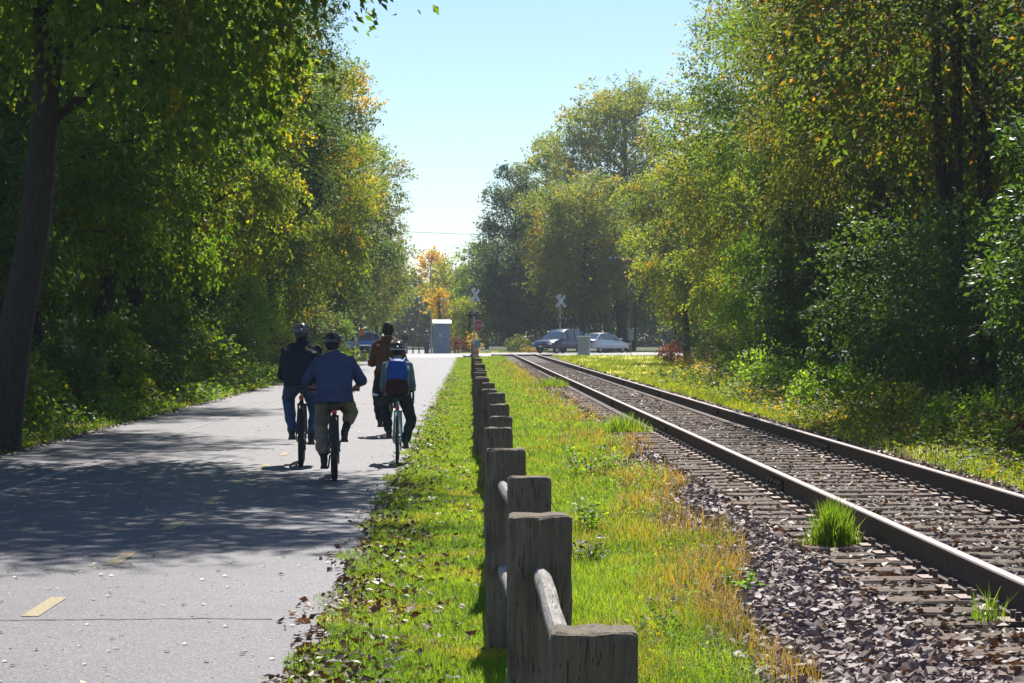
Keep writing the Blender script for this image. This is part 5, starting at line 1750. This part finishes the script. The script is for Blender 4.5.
# small pale cabinet in front of the cars
root = empty('relay_cabinet', ((584 - 512) * 149.5 / F, 149.5, .12), -.1, 'small pale grey cabinet on a concrete slab in front of the silver sedan', 'cabinet')
m = MB(); m.box((0, 0, .72), (.82, .6, 1.25)); m.build('cabinet_body', M['cabinet_light'], root, bevel=.02)
m = MB(); m.box((0, -.01, 1.37), (.9, .7, .06)); m.build('roof', M['white_metal'], root, bevel=.015)
m = MB(); m.box((.12, -.305, .72), (.02, .014, 1.15)); m.box((-.14, -.305, .72), (.5, .012, 1.1)); m.build('door', M['cabinet_light'], root)
m = MB(); m.box((.35, -.1, .04), (1.9, 1.2, .12)); m.build('slab', plain('concrete slab', (.5, .48, .46), .9, var=.15), root, bevel=.02)

root = empty('marker_sign', ((631 - 512) * 148 / F, 148, .12), 0, 'small white rectangular sign on a thin post at the right of the silver sedan', 'sign')
m = MB(); m.box((0, .02, .85), (.05, .04, 1.9)); m.build('post', M['steel'], root)
m = MB(); m.box((0, -.015, 1.5), (.38, .02, .72)); pl = m.build('sign_plate', plain('dull white sign', (.42, .43, .42), .5), root, bevel=.004)
for sx in (-.15, .15):
    m = MB(); m.tube([(sx, -.01, 1.86), (sx, -.01, 1.96)], .06, 10); m.build('reflector', M['white_metal'], pl, smooth=True)

root = empty('utility_pole', ((631 - 512) * 167.5 / F, 167.5, .12), 0, 'wooden utility pole with a row of glass insulators half hidden by the yellow green tree', 'utility pole')
m = MB(); m.tube([(0, 0, -.2), (0, 0, 9.3)], .13, 12, rs=[.15, .11]); m.build('pole', M['pole_wood'], root, smooth=True)
m = MB(); m.box((-.2, 0, 7.2), (3.0, .1, .12)); m.box((0, 0, 9.0), (1.4, .1, .12)); ca = m.build('cross_arm', M['pole_wood'], root)
for i in range(7):
    m = MB(); m.tube([(-1.6 + i * .42, 0, 7.26), (-1.6 + i * .42, 0, 7.36), (-1.6 + i * .42, 0, 7.46)], .05, 10, rs=[.03, .08, .05]); m.build('insulator', M['insulator'], root, smooth=True)
px0 = ((631 - 512) * 167.5 / F, 167.5, 9.2)
pole2 = empty('utility_pole', (-22, 168, .12), 0, 'wooden utility pole hidden in the trees left of the path', 'utility pole')
m = MB(); m.tube([(0, 0, -.2), (0, 0, 11)], .15, 12, rs=[.17, .12]); m.build('pole', M['pole_wood'], pole2, smooth=True)
m = MB(); m.box((0, 0, 10.3), (1.4, .1, .12)); m.build('cross_arm', M['pole_wood'], pole2)
m = MB()
a, c = V3(*px0), V3(-22, 168, 10.6)
m.tube([a.lerp(c, q / 24) - V3(0, 0, 1.0 * 4 * (q / 24) * (1 - q / 24) * .5) for q in range(25)], .018, 6, cap=True)
tag(m.build('overhead_wire', M['cable'], None), 'thin overhead wire sagging across the gap between the trees', 'wire')

# left end of the road: bin, signs
root = empty('litter_bin', ((365 - 512) * 137 / F, 137, .10), .1, 'dark green litter bin with sunlight painted white on its lid behind the riders', 'bin')
m = MB(); m.rings([[(w * .5 * a, w * .5 * b_, z) for a, b_ in ((-1, -1), (1, -1), (1, 1), (-1, 1))] for z, w in ((0, .56), (.8, .64))]); m.build('bin_body', M['bin_green'], root, bevel=.02)
m = MB(); m.box((0, 0, .84), (.72, .72, .07)); m.build('lid', M['white_metal'], root, bevel=.02)  # white lid colour stands in for sunlight on the top
m = MB(); m.tube([(.3, -.34, 0), (.3, -.34, .8)], .02, 6); m.build('frame', M['steel'], root)
root = empty('path_sign', ((355.8 - 512) * 138 / F, 138, .10), 0, 'yellow post with a tilted orange red sign left of the litter bin', 'sign')
m = MB(); m.box((0, 0, .55), (.12, .12, 1.15)); m.build('post', M['yellow_post'], root, bevel=.01)
m = MB(); m.tube([(0, 0, 1.1), (0, 0, 1.3)], .075, 10); m.build('cap', M['white_metal'], root, smooth=True)
m = MB(); m.tube([(.06, .02, .9), (.24, .02, 1.6)], .02, 6); arm = m.build('sign_stick', M['yellow_post'], root)
m = MB(); m.plate(octagon(.22), .012, (.36, 0, 1.68), (1, 0, 0), (0, 0, 1)); m.build('sign_plate', M['orange_paint'], root)

# brown rail fence beyond the road
def brown_fence(x0, x1, Y, label):
    X0, X1 = (x0 - 512) * Y / F, (x1 - 512) * Y / F
    root = empty('wooden_fence', (X0, Y, .12), 0, label, 'fence')
    n = max(2, int(round((X1 - X0) / .55)))
    for i in range(n + 1):
        m = MB(); m.box(((X1 - X0) * i / n, 0, .48), (.10, .10, .98)); m.build('post', M['brown_wood'], root, bevel=.008)
    for z in (.4, .92):
        m = MB(); m.box(((X1 - X0) / 2, -.06, z), (X1 - X0 + .1, .05, .10)); m.build('rail', M['brown_wood'], root, bevel=.006)
brown_fence(407, 425, 169, 'brown wooden fence behind the two people beyond the road')
brown_fence(450, 475, 169, 'brown wooden fence right of the grey cabinet')
for i, (px, h, r, mt, lb) in enumerate([(455, 1.35, .55, 'leaf_red', 'red flowering bush at the fence right of the grey cabinet'), (464, 1.2, .4, 'leaf_red', 'smaller red flowering bush in the middle of the fence'),
                                        (474, 1.7, .5, 'leaf_orange', 'orange flowering bush below the stop sign')]):
    shrub('flowering_bush', 0, 167.5, h, r, mt, lb, s=.14, seed=700 + i, X=(px - 512) * 167.5 / F, lai=3)
root = empty('teal_box', ((476.5 - 512) * 160 / F, 160, .12), .3, 'small teal box on a leg below the stop sign', 'box')  # teal shape of unknown kind, built as a plain box on a leg
m = MB(); m.box((0, 0, .85), (.5, .4, .55)); m.build('box_body', M['teal'], root, bevel=.02)
m = MB(); m.box((0, 0, .3), (.12, .12, .6)); m.build('leg', M['steel'], root)
m = MB(); m.box((0, -.205, .9), (.36, .01, .3)); m.build('door', M['teal'], root)
shrub('weed_clump', 0, 163, .8, .9, 'grass_dry', 'dry weeds at the left front wheel of the dark blue car', cat='weeds', X=1.4, s=.12, seed=731, lai=3)
shrub('weed_clump', 0, 165, 1.6, 1.0, 'leaf_olive', 'tall olive weeds left of the dark blue car', cat='weeds', X=.6, s=.13, seed=732, lai=3)

# the air between here and the far trees
hz = MB(); hz.box((0, 280, 14.0), (830, 700, 31.0))
hm = bpy.data.materials.new('haze'); hm.use_nodes = True
hn = hm.node_tree; hn.nodes.clear()
ho_ = hn.nodes.new('ShaderNodeOutputMaterial'); pv = hn.nodes.new('ShaderNodeVolumePrincipled')
pv.inputs['Color'].default_value = (0.80, 0.90, 1.0, 1)
pv.inputs['Density'].default_value = 0.00032
pv.inputs['Anisotropy'].default_value = 0.2
hn.links.new(pv.outputs[0], ho_.inputs['Volume'])
tag(hz.build('haze', hm), kind='stuff')
